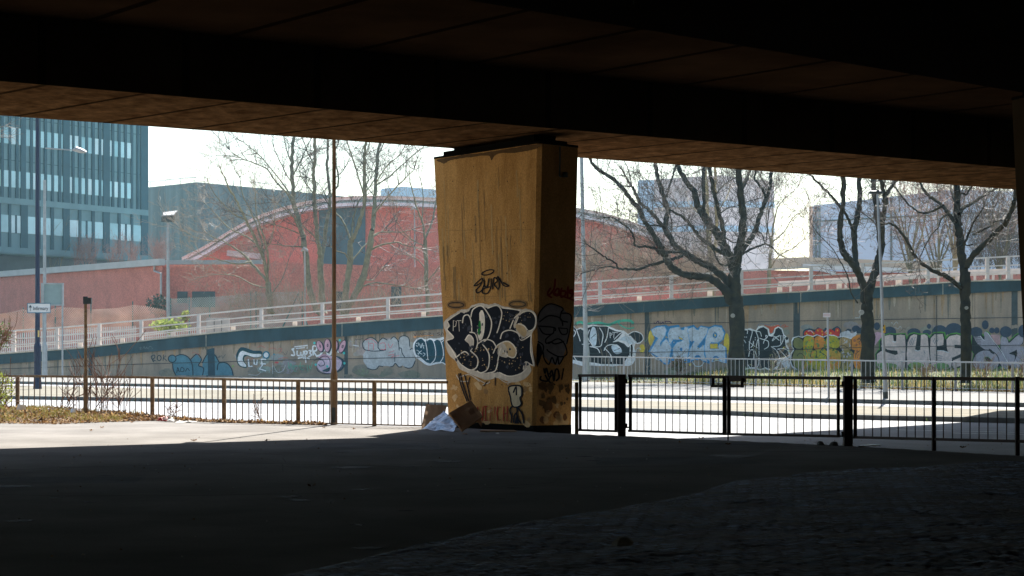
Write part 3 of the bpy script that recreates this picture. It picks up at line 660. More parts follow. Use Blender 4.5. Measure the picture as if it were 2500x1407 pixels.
for p in ("20,960 40,1060 60,980 80,1070", "95,1000 110,1090 140,1090", "100,1030 150,1020", "200,960 190,1040 240,1080", "130,1015 260,1020", "290,1000 300,1090", "320,1010 340,1060 370,960"): D.line((.08, .36, .24), 5, p)
D.line((.25, .3, .3), 5, "905,640 915,670 945,670"); D.line((.06, .06, .06), 4, "975,660 980,630 1000,650 1010,635 1050,640 1090,620"); D.line(WT, 12, "945,720 1030,735"); D.line((.1, .1, .1), 4, "905,730 900,750 940,745")
D.line((.5, .5, .5), 8, "920,545 930,465"); D.line((.5, .5, .5), 7, "930,460 960,480 940,510")
for p in ("850,525 930,510", "895,545 925,525", "960,480 975,545 1000,500 1010,550", "1015,480 1020,540 1040,480 1045,545", "1055,480 1060,540 1080,465", "1060,510 1090,540", "1110,480 1090,500", "1120,500 1190,515", "1560,450 1600,455 1570,490 1600,495", "1640,490 1660,420 1690,480", "1700,480 1710,430 1740,480 1750,420", "1770,470 1800,400 1810,480", "1830,480 1860,400 1900,480", "1560,500 1920,480"): D.line((.20, .25, .27), 5, p)
D.build(ramp, 'white lettering beside pink bubble fingers and a pink ball')
D = Decal(wp(), 700, 720, 5.86); D.gain = 1.45; D.lw = 1.4
D.fill(GW, "1090,700 1120,640 1200,612 1290,660 1310,690 1370,625 1430,640 1480,640 1540,600 1590,650 1640,590 1700,590 1755,640 1755,760 1800,775 1840,930 1790,1040 1700,1045 1660,1010 1600,1035 1550,980 1500,1030 1440,1020 1320,1020 1250,1075 1160,1045 1100,960 1090,860 1130,800", False)
for p in ("1195,800 1110,780 1085,700 1130,640 1220,612 1300,680 1305,760", "1310,770 1310,690 1370,620 1440,650", "1485,640 1530,602 1580,640 1600,700 1610,800", "1600,680 1620,610 1680,588 1745,620 1760,740", "1195,805 1300,805 1420,790", "1310,760 1345,795 1420,780", "1150,1045 1220,1072 1290,1060 1320,1020 1380,1030", "1480,1030 1520,1020 1555,980 1600,1030 1650,1030", "1680,1030 1740,1050 1800,1030 1840,940", "1600,760 1640,770 1650,830 1690,900", "1550,830 1545,960", "1760,790 1790,770 1810,780"): D.line((.02, .04, .06), 9, p)
for p in ("1170,670 1175,800", "1180,700 1240,700 1240,790", "1330,700 1400,690 1410,780 1340,780", "1120,650 1210,635 1290,700", "1450,700 1480,760 1520,700", "1460,830 1540,800", "1450,870 1530,850 1500,900", "1500,890 1610,870"): D.line((.55, .10, .12), 5, p)
D.fill((.55, .25, .1), "1810,600 1830,590 1850,610 1830,620"); D.line((.55, .22, .05), 9, "1830,595 2100,580"); 
for p in ("1815,545 1840,590 1860,540", "1880,545 1885,590", "1900,590 1910,545 1940,590 1945,540", "2000,540 1960,545 1965,590 2005,588", "1965,565 2000,562", "2020,590 2025,545 2060,550 2030,570 2070,590", "2100,545 2100,590", "2190,540 2150,550 2190,570 2150,590", "2200,590 2230,540 2250,590"): D.line((.10, .06, .05), 5, p)
D.fill(WH, "1806,720 1850,640 1920,612 1990,640 2050,620 2130,630 2200,615 2300,630 2300,990 2230,980 2150,990 2060,1012 1990,1000 1920,950 1850,900 1815,830")
D.fill(T, "1828,730 1870,650 1930,632 1985,680 2000,650 2060,640 2110,665 2150,640 2200,655 2300,650 2300,970 2220,960 2140,965 2060,985 1990,960 1900,880 1850,850")
for p in ("1985,670 2005,780 2018,925", "2005,660 2050,635 2100,670 2130,800 2120,920 2060,990", "2110,660 2160,635 2210,680 2240,800 2235,900 2190,970", "2215,680 2260,640", "2018,925 1995,930", "2018,925 2035,930"): D.line(WH, 8, p)
for p in ("1850,700 1890,690 1870,740 1850,720", "1900,700 1920,760 1935,700", "1940,690 1960,770", "1920,730 1970,730", "1860,790 1900,820 1870,850", "1930,800 1900,830 1940,850", "1950,830 1980,850 1950,880", "1870,830 1890,860"): D.line((.5, .56, .58), 6, p)
D.build(ramp, 'faded silver bubble letters beside teal oval shapes outlined in white')
D = Decal(wp(), 1390, 720, 5.86); D.gain = 1.6; D.lw = 1.35
D.line((.05, .30, .20), 28, "80,420 160,390 240,420 420,400 560,430 700,380 860,370 920,420"); D.line((.05, .30, .20), 14, "700,400 740,440 830,480 930,470")
D.fill(WH, "-60,470 60,440 100,490 160,470 230,500 260,430 340,415 420,440 520,440 580,455 680,500 780,515 840,560 900,530 960,520 1040,560 1065,640 1010,700 945,700 930,760 950,840 945,930 900,1000 850,1020 720,1010 620,1025 480,1015 400,1020 300,1010 180,1020 60,980 -60,960", False)
D.fill(K, "-60,490 60,460 110,500 160,490 220,520 270,470 340,445 420,455 520,450 560,465 680,520 770,530 700,620 620,680 700,670 790,700 850,750 900,700 910,760 900,890 850,870 760,1000 600,990 450,990 350,970 200,960 100,940 -60,900", False)
D.fill(K, ell(950, 605, 105, 82, 10)); D.fill(LB, "290,620 310,500 350,455 390,540 385,700 350,735 310,700"); D.fill(LB, "720,640 830,580 930,640 960,690 860,700 800,660"); D.fill(LB, "600,740 680,712 745,780 740,835 650,840")
D.line((.02, .05, .08), 8, "310,620 380,560"); D.line((.02, .05, .08), 8, "640,800 740,760")
for p in ("60,600 90,540 60,500", "100,490 150,640 150,665", "110,495 180,480 230,530", "290,500 260,600 320,710 340,735", "430,470 480,560 470,660 440,740 300,740", "560,470 540,600 505,685", "560,470 680,520 770,525 720,560 640,640", "840,570 930,525 1030,560 1055,640 990,695 930,680 880,600 830,590", "625,675 700,655 780,690 840,745 870,720 870,880 905,900", "495,800 540,730 640,715 740,770", "290,740 400,770 440,840", "500,760 590,860 600,960", "180,710 290,700 200,720", "60,880 120,960 200,1010", "920,760 910,880"): D.line(WH, 9, p)
D.line(WH, 8, "580,540 585,620", False); D.line(WH, 7, "585,545 615,560 590,585", False); D.line(WH, 7, "615,535 700,545", False); D.line(WH, 7, "640,545 635,620", False)
D.line(LB, 8, "950,830 960,780 1000,760 1020,790")
D.build(ramp, 'black bubble-letter graffiti with white outlines beside the pier')
D = Decal(wp(), 1390, 720, 5.86); D.gain = 1.6; D.lw = 1.35; BL = (0.03, 0.17, 0.36); SV = (.40, .46, .52); YE = (.50, .38, .04)
for pts in (ell(1170, 620, 40, 110), ell(2250, 700, 40, 150), ell(1040, 770, 40, 60), ell(2070, 720, 70, 60)): D.fill(YE, pts)
D.fill(BL, "1165,500 1240,445 1380,430 1420,450 1560,430 1600,470 1700,450 1780,430 1830,480 1880,440 2000,460 2080,430 2180,440 2235,530 2210,640 2150,690 2160,720 2250,760 2255,980 2180,970 2090,890 2010,990 1920,960 1830,900 1740,970 1600,980 1480,940 1400,1010 1350,990 1240,890 1130,820 1170,730 1230,620 1190,560", False)
for s_ in ("1175,500 1260,460 1360,450 1390,500 1375,580 1300,690 1300,740 1330,680 1385,630 1440,690 1460,770 1440,860 1410,1000 1350,970 1260,880 1150,815 1210,720 1270,620 1200,580",
           "1405,560 1440,480 1570,460 1600,500 1640,500 1650,460 1700,470 1720,700 1710,800 1690,900 1630,960 1540,960 1480,880 1480,760 1540,680 1600,665 1640,640 1490,640 1430,720",
           "1690,490 1780,460 1820,500 1850,500 1870,455 1985,475 1970,560 1900,660 1830,740 1850,770 1930,720 1930,860 1980,960 1900,940 1830,880 1760,940 1700,900 1720,780 1790,660 1720,660",
           "1950,620 1990,490 2080,450 2180,470 2215,560 2190,640 2120,690 2030,680 2005,760 2060,780 2120,760 2150,700 2235,750 2235,970 2170,950 2100,880 2040,960 1960,920 1930,780"):
    D.fill(SV, s_, False); D.line((.10, .30, .52), 7, s_, False, True)
for s_ in ("1372,620 1384,580 1396,620", "1555,590 1625,630 1620,650 1570,630", "1830,770 1860,750 1855,775", "1880,740 1915,715 1910,735", "2010,700 2120,695 2140,770 2060,775 2010,770"): D.fill(YE, s_, False); D.line(BL, 5, s_, False, True)
D.fill(BL, ell(2085, 580, 32, 42)); D.fill(YE, ell(2087, 580, 12, 16)); D.fill(BL, ell(1600, 780, 16, 26)); D.fill(BL, ell(1835, 900, 45, 35)); D.fill(BL, ell(2095, 905, 45, 28)); D.fill(YE, ell(2100, 920, 20, 20)); D.fill(YE, ell(1730, 1000, 16, 22))
D.line((.42, .52, .60), 8, "1760,950 1800,1015 1880,1020 1930,960"); D.line((.42, .52, .60), 7, "2050,960 2120,940 2230,975"); D.line((.42, .5, .58), 6, "1165,840 1260,930 1300,920")
D.specks((.26, .31, .33), 130, (1200, 470, 2220, 920), 4, 13)
for p in ("1210,395 1230,415 1270,375 1280,415", "1300,385 1300,420 1340,390 1345,415", "1370,400 1380,380 1440,385 1465,415"): D.line((.05, .01, .08), 8, p)
D.build(ramp, 'silver letters WAZE outlined in blue over yellow patches')
D = Decal(wp(), 1780, 720, 5.86); D.gain = 1.7; D.lw = 1.35
D.line((.16, .15, .15), 14, "400,470 440,415 560,430 680,410 760,450")
D.fill((.42, .07, .03), "500,430 600,455 700,430 720,460 640,500 620,540 580,540 570,480"); D.line((.42, .07, .03), 7, "745,455 790,430 815,445 780,465 850,450")
D.fill(WH, "190,480 260,490 300,475 380,510 420,450 490,440 570,490 585,570 640,540 650,480 700,452 760,480 790,570 850,620 855,680 820,700 860,780 870,900 830,920 870,1040 830,1100 790,1040 740,960 690,1060 600,1090 520,1060 440,1085 390,1060 300,1060 230,1075 205,900", False)
D.fill(K, "195,505 250,510 270,500 350,520 390,525 430,480 490,462 550,500 565,590 620,600 655,540 665,490 710,470 750,500 775,580 835,630 800,660 810,740 850,800 850,900 720,900 690,1020 600,1065 520,1040 440,1065 390,1040 300,1040 240,1050 215,900", False)
for p in ("200,490 260,500 260,560", "270,495 330,520 310,620 290,700 290,790", "380,520 420,640 430,860", "380,530 440,530 465,600", "435,620 500,640 550,600 525,580 530,615", "650,600 620,660 725,580 740,700", "620,580 650,600 720,655", "640,600 720,600", "280,670 370,740", "350,660 340,720 310,755", "410,640 390,740 405,760", "280,885 300,800 350,800 355,930", "365,790 400,890", "490,700 510,650 560,670 560,740 500,780", "600,740 680,800 720,900 690,1000", "690,780 780,770 850,810 870,890", "700,770 780,850 830,910", "720,905 790,980 830,1090 865,1000 840,940", "775,580 770,660 720,730 620,740", "200,630 240,690 215,650", "430,900 420,1000 390,1050", "270,1000 300,1050", "500,1040 530,1060"): D.line(WH, 8, p)
for x, y in ((225, 605), (250, 605), (375, 615), (375, 645), (735, 588), (755, 588), (425, 875), (425, 905)): D.fill(WH, ell(x, y, 6, 6))
D.fill(WH, "790,600 850,640 845,680 815,690 800,650"); D.fill(K, ell(825, 625, 22, 22))
D.build(ramp, 'black graffiti with white looping letters right of the near tree')
D = Decal(wp(), 1780, 720, 5.86); D.gain = 1.6; OR = (.5, .18, .02); YG = (.34, .29, .015); OL = (.14, .14, .04)
D.fill((.01, .06, .09), "1055,580 1065,510 1150,480 1230,500 1270,465 1350,500 1380,470 1450,500 1500,470 1550,450 1600,500 1590,600 1400,640 1100,620")
for s_ in ("1080,580 1085,525 1150,505 1220,530 1225,580", "1240,560 1245,500 1300,480 1350,520 1355,590", "1365,580 1370,520 1430,490 1500,520 1505,590", "1515,580 1520,490 1560,475 1585,520 1570,590"): D.fill((.42, .025, .015), s_)
for x, y in ((1108, 555), (1210, 555), (1270, 512), (1330, 525), (1335, 570), (1390, 550), (1455, 550), (1550, 510)): D.fill((.6, .35, .02), ell(x, y, 9, 12))
D.line((.5, .5, .52), 9, "1125,520 1170,515 1200,545"); D.line((.5, .5, .52), 8, "1370,540 1400,510")
D.fill((.45, .45, .47), "1590,600 1600,540 1680,520 1730,500 1740,550 1830,530 1800,600 1760,640 1700,640"); D.fill((.03, .05, .08), "1660,520 1700,485 1750,500 1740,530 1700,510"); D.fill((.04, .06, .09), "1820,540 1880,470 1960,470 1960,560 1870,555")
D.fill(WH, "890,660 910,610 990,590 1040,600 1120,570 1200,590 1250,565 1350,600 1420,570 1500,575 1560,600 1640,590 1760,620 1900,560 1950,600 1950,1100 1850,1120 1740,1090 1640,1150 1560,1130 1440,1150 1350,1110 1250,1140 1190,1100 1120,1150 1060,1120 960,1080 900,1040 870,960 880,840 920,780 895,740", False)
D.fill(K, "905,670 930,620 990,600 1050,615 1120,582 1200,605 1260,578 1350,612 1420,582 1500,590 1560,612 1640,605 1760,640 1900,570 1950,610 1950,1085 1850,1100 1740,1070 1640,1130 1560,1110 1440,1130 1350,1090 1250,1120 1190,1080 1120,1130 1060,1100 970,1060 910,1020 885,950 895,850 935,785 905,740", False)
for c, s_ in ((OL, "920,690 940,625 990,615 1050,650 1060,720 1040,765 970,770 930,740"), (YG, "1060,720 1075,620 1130,590 1200,610 1215,700 1190,780 1170,860 1080,860"), (OR, "1215,720 1230,620 1290,590 1360,630 1390,720 1370,790 1230,790"),
              (YG, "1385,720 1390,630 1450,590 1540,600 1585,680 1570,760 1480,780 1400,770"), ((.33, .21, .08), "1580,640 1640,610 1740,640 1760,720 1740,780 1600,780"), (OR, "1745,640 1830,580 1950,580 1950,780 1760,780"),
              (OL, "905,920 930,820 970,785 1050,790 1090,860 1080,1000 1030,1060 960,1050 920,1000"), ((.34, .27, .03), "1080,800 1200,790 1215,900 1205,1060 1130,1110 1075,1060 1065,940"), (YG, "1215,800 1380,790 1400,900 1380,1050 1300,1100 1230,1090 1210,950"),
              ((.42, .25, .03), "1400,800 1540,790 1610,880 1600,1000 1540,1100 1450,1110 1400,1050 1390,930"), ((.25, .19, .05), "1600,810 1740,800 1790,900 1760,1040 1660,1110 1590,1060 1600,950"), (OR, "1800,800 1950,790 1950,1070 1860,1090 1790,1010")):
    D.fill(c, s_)
for bx, c in (((1070, 620, 1200, 1050), OR), ((1230, 640, 1380, 1050), (.13, .2, .04)), ((1400, 620, 1560, 1050), (.13, .2, .04)), ((1400, 850, 1580, 1050), OR), ((1600, 640, 1740, 1040), (.4, .36, .33)), ((1080, 640, 1200, 1040), (.14, .22, .05)), ((1790, 600, 1930, 1040), (.3, .09, .03))): D.specks(c, 26, bx, 8, 24)
for p in ("1175,900 1165,860 1200,780 1250,810 1250,900", "970,880 1010,835 1070,870 1080,960 1060,1040", "1300,820 1340,760 1400,740 1470,760 1500,800", "1300,820 1380,870 1400,920 1405,1000", "1560,840 1545,780 1590,735 1650,730 1710,770", "1600,890 1610,960 1590,1050", "1620,840 1690,845 1655,890", "1750,640 1750,760 1720,830", "1810,900 1820,840 1870,800", "1830,650 1860,620 1880,660 1840,680", "1660,900 1665,1020", "1700,870 1760,850 1780,900"): D.line((.03, .03, .02), 8, p)
D.build(ramp, 'yellow and orange bubble letters with small red letters above')
D = Decal(wp(), 2100, 720, 5.86); D.gain = 1.6; D.lw = 1.35; SB = (.04, .06, .10); GRL = (.06, .20, .03); BE_ = (.48, .38, .34); WL = (.5, .52, .6)
for x, y, rx, ry in ((240, 450, 45, 55), (-60, 490, 60, 50), (420, 530, 95, 75), (770, 540, 95, 60), (985, 452, 30, 36), (955, 540, 60, 40), (1140, 530, 110, 95), (1340, 500, 120, 95), (1660, 530, 90, 70), (1790, 430, 48, 65), (1885, 510, 40, 40), (1955, 510, 38, 44), (2085, 530, 85, 80), (2330, 520, 70, 90)): D.fill(SB, ell(x, y, rx, ry))
D.fill((.42, .25, .30), "190,560 240,530 310,545 325,600 260,660 210,725", False); D.fill((.42, .26, .27), "1560,590 1580,590 1590,780 1560,760", False); D.fill((.36, .22, .22), "1860,570 2000,575 2010,700 1960,720 1900,640", False)
oy = "215,850 250,790 270,780 265,660 330,575 420,545 500,555 650,545 672,600 700,550 770,535 850,555 960,550 1000,590 1050,535 1160,525 1215,535 1235,600 1290,550 1380,540 1450,560 1450,1060 1380,1080 1300,1130 1180,1120 1060,1080 900,1110 780,1110 680,1060 640,1110 480,1130 380,1100 290,1060 235,1080 225,960"
D.fill(GRL, oy, False); D.fill(K, "225,850 262,795 285,790 280,670 340,588 420,560 500,570 640,560 665,640 700,570 770,550 850,572 955,565 990,620 1050,552 1160,545 1200,555 1215,640 1290,565 1380,560 1450,580 1450,1040 1380,1055 1300,1110 1180,1105 1060,1060 900,1090 780,1090 690,1040 640,1090 480,1110 380,1085 290,1045 245,1060 235,960", False)
for s_ in ("300,740 350,590 420,572 470,580 480,660 515,665 520,580 580,570 640,580 650,760 640,1060 570,1075 400,1080 240,1040 240,850 300,805 340,800 400,830 500,860 540,850 530,800 400,790 370,770",
           "680,680 720,590 770,565 815,575 800,700 785,780 830,800 860,790 870,570 920,565 965,590 980,760 1000,960 960,1050 850,1080 740,1060 680,1000 665,850",
           "1000,760 1010,620 1060,570 1180,560 1195,620 1190,720 1100,735 1090,800 1160,795 1260,815 1315,900 1305,1020 1240,1080 1120,1080 1030,1020 1005,900",
           "1240,760 1235,640 1280,590 1380,570 1450,590 1450,720 1350,715 1350,760 1450,770 1450,840 1370,880 1320,900 1260,830"): D.fill(BE_, s_, False)
D.fill(BE_, "1330,940 1450,890 1450,1010 1310,1060", False)
D.fill((.12, .22, .07), "260,980 500,990 500,1050 300,1050"); D.fill((.14, .24, .08), ell(800, 1010, 110, 45)); D.fill((.12, .22, .07), ell(1160, 1020, 110, 45))
for p in ("700,700 740,620", "720,720 760,600", "745,720 790,600", "1040,680 1070,620", "1060,700 1100,630", "1080,700 1120,640", "910,800 930,840", "590,820 640,820", "1060,860 1180,880", "1080,900 1170,910", "1090,930 1160,940"): D.line((.10, .12, .16), 6, p)
D.line(WL, 6, "460,660 490,680 515,665"); D.line(WL, 6, "780,790 820,805 860,790"); D.line(WL, 6, "1100,800 1180,800 1270,830")
D.build(ramp, 'large beige letters with black shading and green outline between two dark trunks')
D = Decal(wp(), 2100, 720, 5.86); D.gain = 1.6; D.lw = 1.35; G2 = (.27, .25, .28)
D.fill(GRL, "1590,640 1600,500 1650,470 1720,520 1760,570 1800,510 1850,540 1920,640 2000,740 2010,600 2050,565 2100,590 2130,650 2230,560 2300,530 2345,560 2330,700 2260,740 2345,760 2345,1100 2240,1120 2080,1090 2000,1040 1900,1130 1790,1150 1650,1080 1600,950 1620,840 1580,800", False)
D.fill(K, "1600,640 1610,510 1650,490 1720,540 1765,600 1800,525 1850,560 1920,660 2000,760 2020,610 2050,580 2100,610 2130,670 2230,575 2300,550 2345,580 2330,700 2260,745 2345,760 2345,1090 2240,1105 2080,1075 2000,1020 1900,1115 1790,1135 1660,1060 1610,950 1630,845 1590,790", False)
for s_ in ("1610,530 1660,515 1720,580 1770,650 1780,610 1770,545 1810,530 1860,580 1940,720 2020,830 2110,960 2110,1060 2060,1070 1990,960 1920,860 1860,780 1800,790 1700,720 1640,640",
           "2010,700 2020,610 2060,590 2110,640 2130,690 2230,600 2310,550 2335,600 2320,690 2230,790 2130,840 2210,870 2200,950 2130,1020 2100,930 2020,800", "2240,760 2300,740 2345,780 2345,1070 2250,1100 2170,1050 2230,900 2250,840"): D.fill(G2, s_)
D.fill(G2, ell(1800, 960, 185, 168)); D.line(K, 9, ell(1800, 960, 188, 170), closed=True); D.fill(K, "1780,900 1830,890 1890,950 1870,965 1810,945"); D.line(GRL, 4, "1780,900 1830,890 1890,950 1870,965 1810,945", closed=True)
D.fill(K, "1840,770 1880,790 1920,850 1870,830"); D.line((.6, .6, .65), 6, "1680,540 1740,620 1780,655"); D.line((.6, .6, .65), 6, "1820,540 1900,650 2000,780 2110,960")
for i in range(7): D.line((.08, .08, .10), 6, [(1640 + i * 4, 560 + i * 25), (1720 + i * 2, 565 + i * 25)], False)
D.build(ramp, 'grey rounded letters edged in green at the right end of the wall')
D = Decal(wp(.30), 340, 720, 5.86)
for p in ("0,760 30,750 10,780 40,775", "55,770 70,740 85,780", "95,775 105,745 120,775", "135,780 140,745 170,740", "175,740 190,780"): D.line((.20, .25, .27), 5, p)
D.build(ramp, 'faint pale tag on the dark coping')

# ------------------------------------------------------------ bridge-type parapet rails on top of the ramp
par = thing('ramp_parapet', 'long pale metal parapet rail running along the top of the graffiti wall', 'railing', zW(1250, tab(CT, 1250)))
PP = [(-95, 813), (35, 805), (140, 798), (243, 789), (345, 780), (485, 766), (638, 751), (787, 738), (947, 725), (1105, 713), (1280, 699), (1465, 684), (1639, 672), (1810, 659), (1980, 649), (2105, 642), (2265, 635), (2410, 627), (2461, 624), (2600, 618), (2760, 611)]
def post_h(x): return (zW(x, tab(PP, x), .05) - zW(x, tab(CT, x), .05)).z
for x, y in PP:
    m = MB(); a = zW(x, tab(CT, x) + 1, .05); h = post_h(x)
    m.box(a + Vector((0, 0, h / 2)), (.20, .26, h)); m.box(a + Vector((0, 0, .05)), (.42, .4, .08)); m.build('post', M_parap, par)
def rail_on(frac, th, dp, name, off=.12, mat_=M_para):
    m = MB(); xs_ = sorted(set(list(range(-200, 2801, 50)) + [p[0] for p in PP]))
    for a, b in zip(xs_, xs_[1:]):
        pa = zW(a, tab(CT, a), off); pb_ = zW(b, tab(CT, b), off)
        m.bar(pa + Vector((0, 0, post_h(a) * frac)), pb_ + Vector((0, 0, post_h(b) * frac)), dp, th)
    m.build(name, mat_, par)
rail_on(.955, .09, .08, 'top_rail'); rail_on(.60, .07, .07, 'middle_rail'); rail_on(.345, .08, .12, 'lower_rail', .16); rail_on(.25, .07, .07, 'lower_rail', .13)
for (x0, _), (x1, _) in zip(PP, PP[1:]):
    m = MB()
    for k in ((.55,) if x1 - x0 > 60 else ()):
        x = x0 + (x1 - x0) * k; a = zW(x, tab(CT, x), -.35); m.box(a + Vector((0, 0, post_h(x) * .13)), (.26, .22, post_h(x) * .27)); m.build('stub_post', M_parap, par)
# far-side barrier of the ramp, seen through the near one at the right
fb = thing('far_barrier', 'second crash barrier on the far side of the ramp, seen through the near parapet', 'barrier', P(2300, 680, 120))
m = MB()
for a, b in zip(range(1900, 2800, 60), range(1960, 2860, 60)):
    m.bar(P(a, tab(CT, a) - 22, dW(a) + 10), P(b, tab(CT, b) - 22, dW(b) + 10), .1, .3)
m.build('beam', M_para, fb)
for x in range(1930, 2800, 45):
    m = MB(); p = P(x, tab(CT, x) - 22, dW(x) + 10.15); m.box(p - Vector((0, 0, .3)), (.14, .12, .9)); m.build('post', M_parap, fb)
# ------------------------------------------------------------ near railings, gates
RB = FENCE; RT = [(-200, 912), (0, 915.5), (340, 918.5), (700, 926.5), (1090, 930.5), (1200, 931)]
rail = thing('pedestrian_guardrail', 'rusty brown steel guardrail with thin upright bars left of the pier', 'railing', G(550, tab(RB, 550)))
def base(x): return G(x, tab(RB, x))
def topof(x): p = base(x); return P(x, tab(RT, x), p.y)
PX = [-130, 43, 207, 372, 547, 728, 914, 1112]
M_list = [(a, topof(a)) for a in list(range(-180, 1081, 20)) + [1092]]
m = MB()
for (a, p), (b, q) in zip(M_list, M_list[1:]): m.bar(p - Vector((0, 0, .028)), q - Vector((0, 0, .028)), .05, .056)
m.build('top_rail', M_rust, rail)
m = MB()
for (a, p), (b, q) in zip(M_list, M_list[1:]): m.bar(base(a) + Vector((0, 0, .035)), base(b) + Vector((0, 0, .035)), .03, .03)
m.build('bottom_rail', M_rust, rail)
for x in PX:
    if x in (207, 1112): continue
    m = MB(); b = base(x); t_ = topof(x); m.box((b.x, b.y, (t_.z - .05) / 2 - .02), (.09, .07, t_.z + .02)); m.build('post', M_rust, rail)
nb = 0
for x0, x1 in zip(PX, PX[1:]):
    for k in range(1, 12):
        x = x0 + (x1 - x0) * k / 12
        if x > 1090: continue
        b = base(x); t_ = topof(x); m = MB()
        lean = U(-.006, .006)
        m.tube([(b.x + lean, b.y, .03), (b.x, b.y, t_.z - .05)], .013, 5); m.build('bar', M_rust_bar, rail)

def steelframe(x0, x1, yt0, yt1, yb0, yb1, dfun, bars, name, label, cat, sx0=6, sx1=6, rail_t=.055, latch=None, group=None):
    g = thing(name, label, cat, P(x0, yb0, dfun(x0)), group)
    def q(x, y): return P(x, y, dfun(x))
    ty = lambda x: yt0 + (yt1 - yt0) * (x - x0) / (x1 - x0)
    by = lambda x: yb0 + (yb1 - yb0) * (x - x0) / (x1 - x0)
    m = MB(); h = rail_t
    m.bar(q(x0, ty(x0)) - Vector((0, 0, h / 2)), q(x1, ty(x1)) - Vector((0, 0, h / 2)), .05, h)
    m.bar(q(x0, by(x0)) + Vector((0, 0, h * .4)), q(x1, by(x1)) + Vector((0, 0, h * .4)), .05, h * .8)
    for x, s_ in ((x0, sx0), (x1, sx1)):
        if not s_: continue
        xm = x + (s_ / 2 if x == x0 else -s_ / 2); wd = s_ * dfun(x) / F
        a = q(xm, by(xm)); b = q(xm, ty(xm)); m.box((a + b) / 2, (wd, .052, (b - a).length - .01), (1, -.6, 0) if False else (1, 0, 0))
    m.build('frame', M_black_steel, g)
    for x in bars:
        m = MB(); m.tube([q(x, by(x)), q(x, ty(x))], .0095, 5); m.build('bar', M_black_steel, g)
    return g, q
def gd(x): return tab([(1400, 36.2), (1519, 35.2), (2070, 31.5), (2280, 29.9), (2485, 28.5), (2700, 27.2)], x)
steelframe(1413, 1508, 914, 913.5, 1053, 1056, gd, [1435, 1452, 1468, 1485], 'railing_panel', 'short black steel railing panel between the pier and the gate', 'railing', 7, 8)
b = G(1409, 1060); m = MB(); t_ = P(1409, 934, b.y); m.box((b.x - .01, b.y, t_.z / 2), (.07, .07, t_.z)); tag(m.build('short_post', M_rust), 'short rusty post standing close beside the graffiti pier', 'post')
for x, yb, yt, wpx, lab in ((1518, 1065, 914, 19, 'thick black steel gate post nearest the graffiti pier'), (2070, 1089, 918, 21, 'thick black steel gate post at the right end of the double gate')):
    b = G(x, yb); s_ = wpx * b.y / F; tt = P(x, yt, b.y).z; m = MB(); m.box((b.x, b.y, tt / 2 - .05), (s_, s_ * .9, tt + .1))
    g = thing('gate_post', lab, 'post', b); m.build('shaft', M_black_steel, g)
    for hz in (.14, .86):
        m = MB(); m.tube([(b.x - s_ * .9, b.y, tt * hz), (b.x + s_ * .9, b.y, tt * hz)], .014, 6, True); m.box((b.x + s_ * .62 * (1 if x < 1600 else -1), b.y, tt * hz + .03), (.03, .05, .09)); m.build('hinge', M_black_steel, g)
bars1 = [1380 + v / 4.464 for v in (783, 858, 937, 1015, 1092, 1172, 1250, 1330, 1420, 1500, 1587, 1667)]
bars2 = [1380 + v / 4.464 for v in (1873, 1962, 2052, 2140, 2228, 2318, 2410, 2495)] + [1940 + v / 4.464 for v in (97, 190, 283, 377)]
g1, q1 = steelframe(1535, 1774, 914.5, 917, 1055, 1063, gd, bars1, 'steel_gate', 'left leaf of the black double gate, nearer the pier', 'gate', 8, 10, group='leaves of the double gate')
g2, q2 = steelframe(1775, 2050, 917, 920, 1063, 1068.5, gd, bars2, 'steel_gate', 'right leaf of the black double gate, nearer the right edge', 'gate', 9, 7, group='leaves of the double gate')
for g, q, xa, xb in ((g1, q1, 1741, 1766), (g2, q2, 1783, 1812)):
    m = MB()
    for xx, ya, yb in ((xa if g is g1 else xb, 918, 945),): m.bar(q(xx, ya), q(xx, yb), .05, .055)
    m.bar(q(xa - 3, 943), q(xb + 3, 943), .04, .05)
    if g is g2: m.bar(q(xa - 4, 928), q(xb + 8, 928), .04, .05); m.box(q(1816, 928), (.07, .06, .08))
    m.build('latch_frame', M_black_steel, g)
m = MB(); p = q2(1777, 1066); m.tube([p + Vector((0, -.04, -.1)), p + Vector((0, -.04, .35))], .012, 6); m.build('drop_bolt', M_black_steel, g2)
bars3 = [1940 + v / 4.464 for v in (757, 850, 943, 1035, 1130, 1222, 1315, 1412, 1622, 1720, 1817, 1912, 2010, 2107, 2210, 2310, 2515, 2610, 2705)]
g3, q3 = steelframe(2084, 2560, 919, 922, 1071, 1083, gd, bars3, 'railing_panel', 'long black steel railing right of the gate, running out of the view', 'railing', 8, 8)
for x, yb in ((2281, 1101), (2485, 1113)):
    b = GX(x, gd(x)); m = MB(); tt = P(x, 920, b.y).z; m.box((b.x, b.y + .03, tt / 2), (.062, .06, tt)); m.build('post', M_black_steel, g3)

# far guardrail in front of the trees
def fb_(x): y = tab(RAILB, x); return G(x, y, ZF)
FT = [(1300, 869), (1400, 870.5), (1795, 876.5), (2120, 881), (2490, 886.5), (2700, 889)]
fr = thing('pedestrian_guardrail', 'galvanised grey guardrail in front of the trees and the graffiti wall', 'railing', fb_(1900))
def ft_(x): return P(x, tab(FT, x), fb_(x).y)
FP = [1322, 1424, 1523, 1628, 1735, 1845, 1960, 2080, 2203, 2333, 2472, 2620]
m = MB()
for a in range(1300, 2681, 20): m.bar(ft_(a), ft_(a + 20), .06, .06)
m.build('top_rail', M_galv, fr)
m = MB()
for a in range(1300, 2681, 20): m.bar(fb_(a) + Vector((0, 0, .1)), fb_(a + 20) + Vector((0, 0, .1)), .03, .03)
m.build('bottom_rail', M_galv, fr)
for x in FP:
    m = MB(); b = fb_(x); t_ = ft_(x); m.box((b.x, b.y, (b.z + t_.z) / 2), (.085, .07, t_.z - b.z)); m.build('post', M_galv, fr)
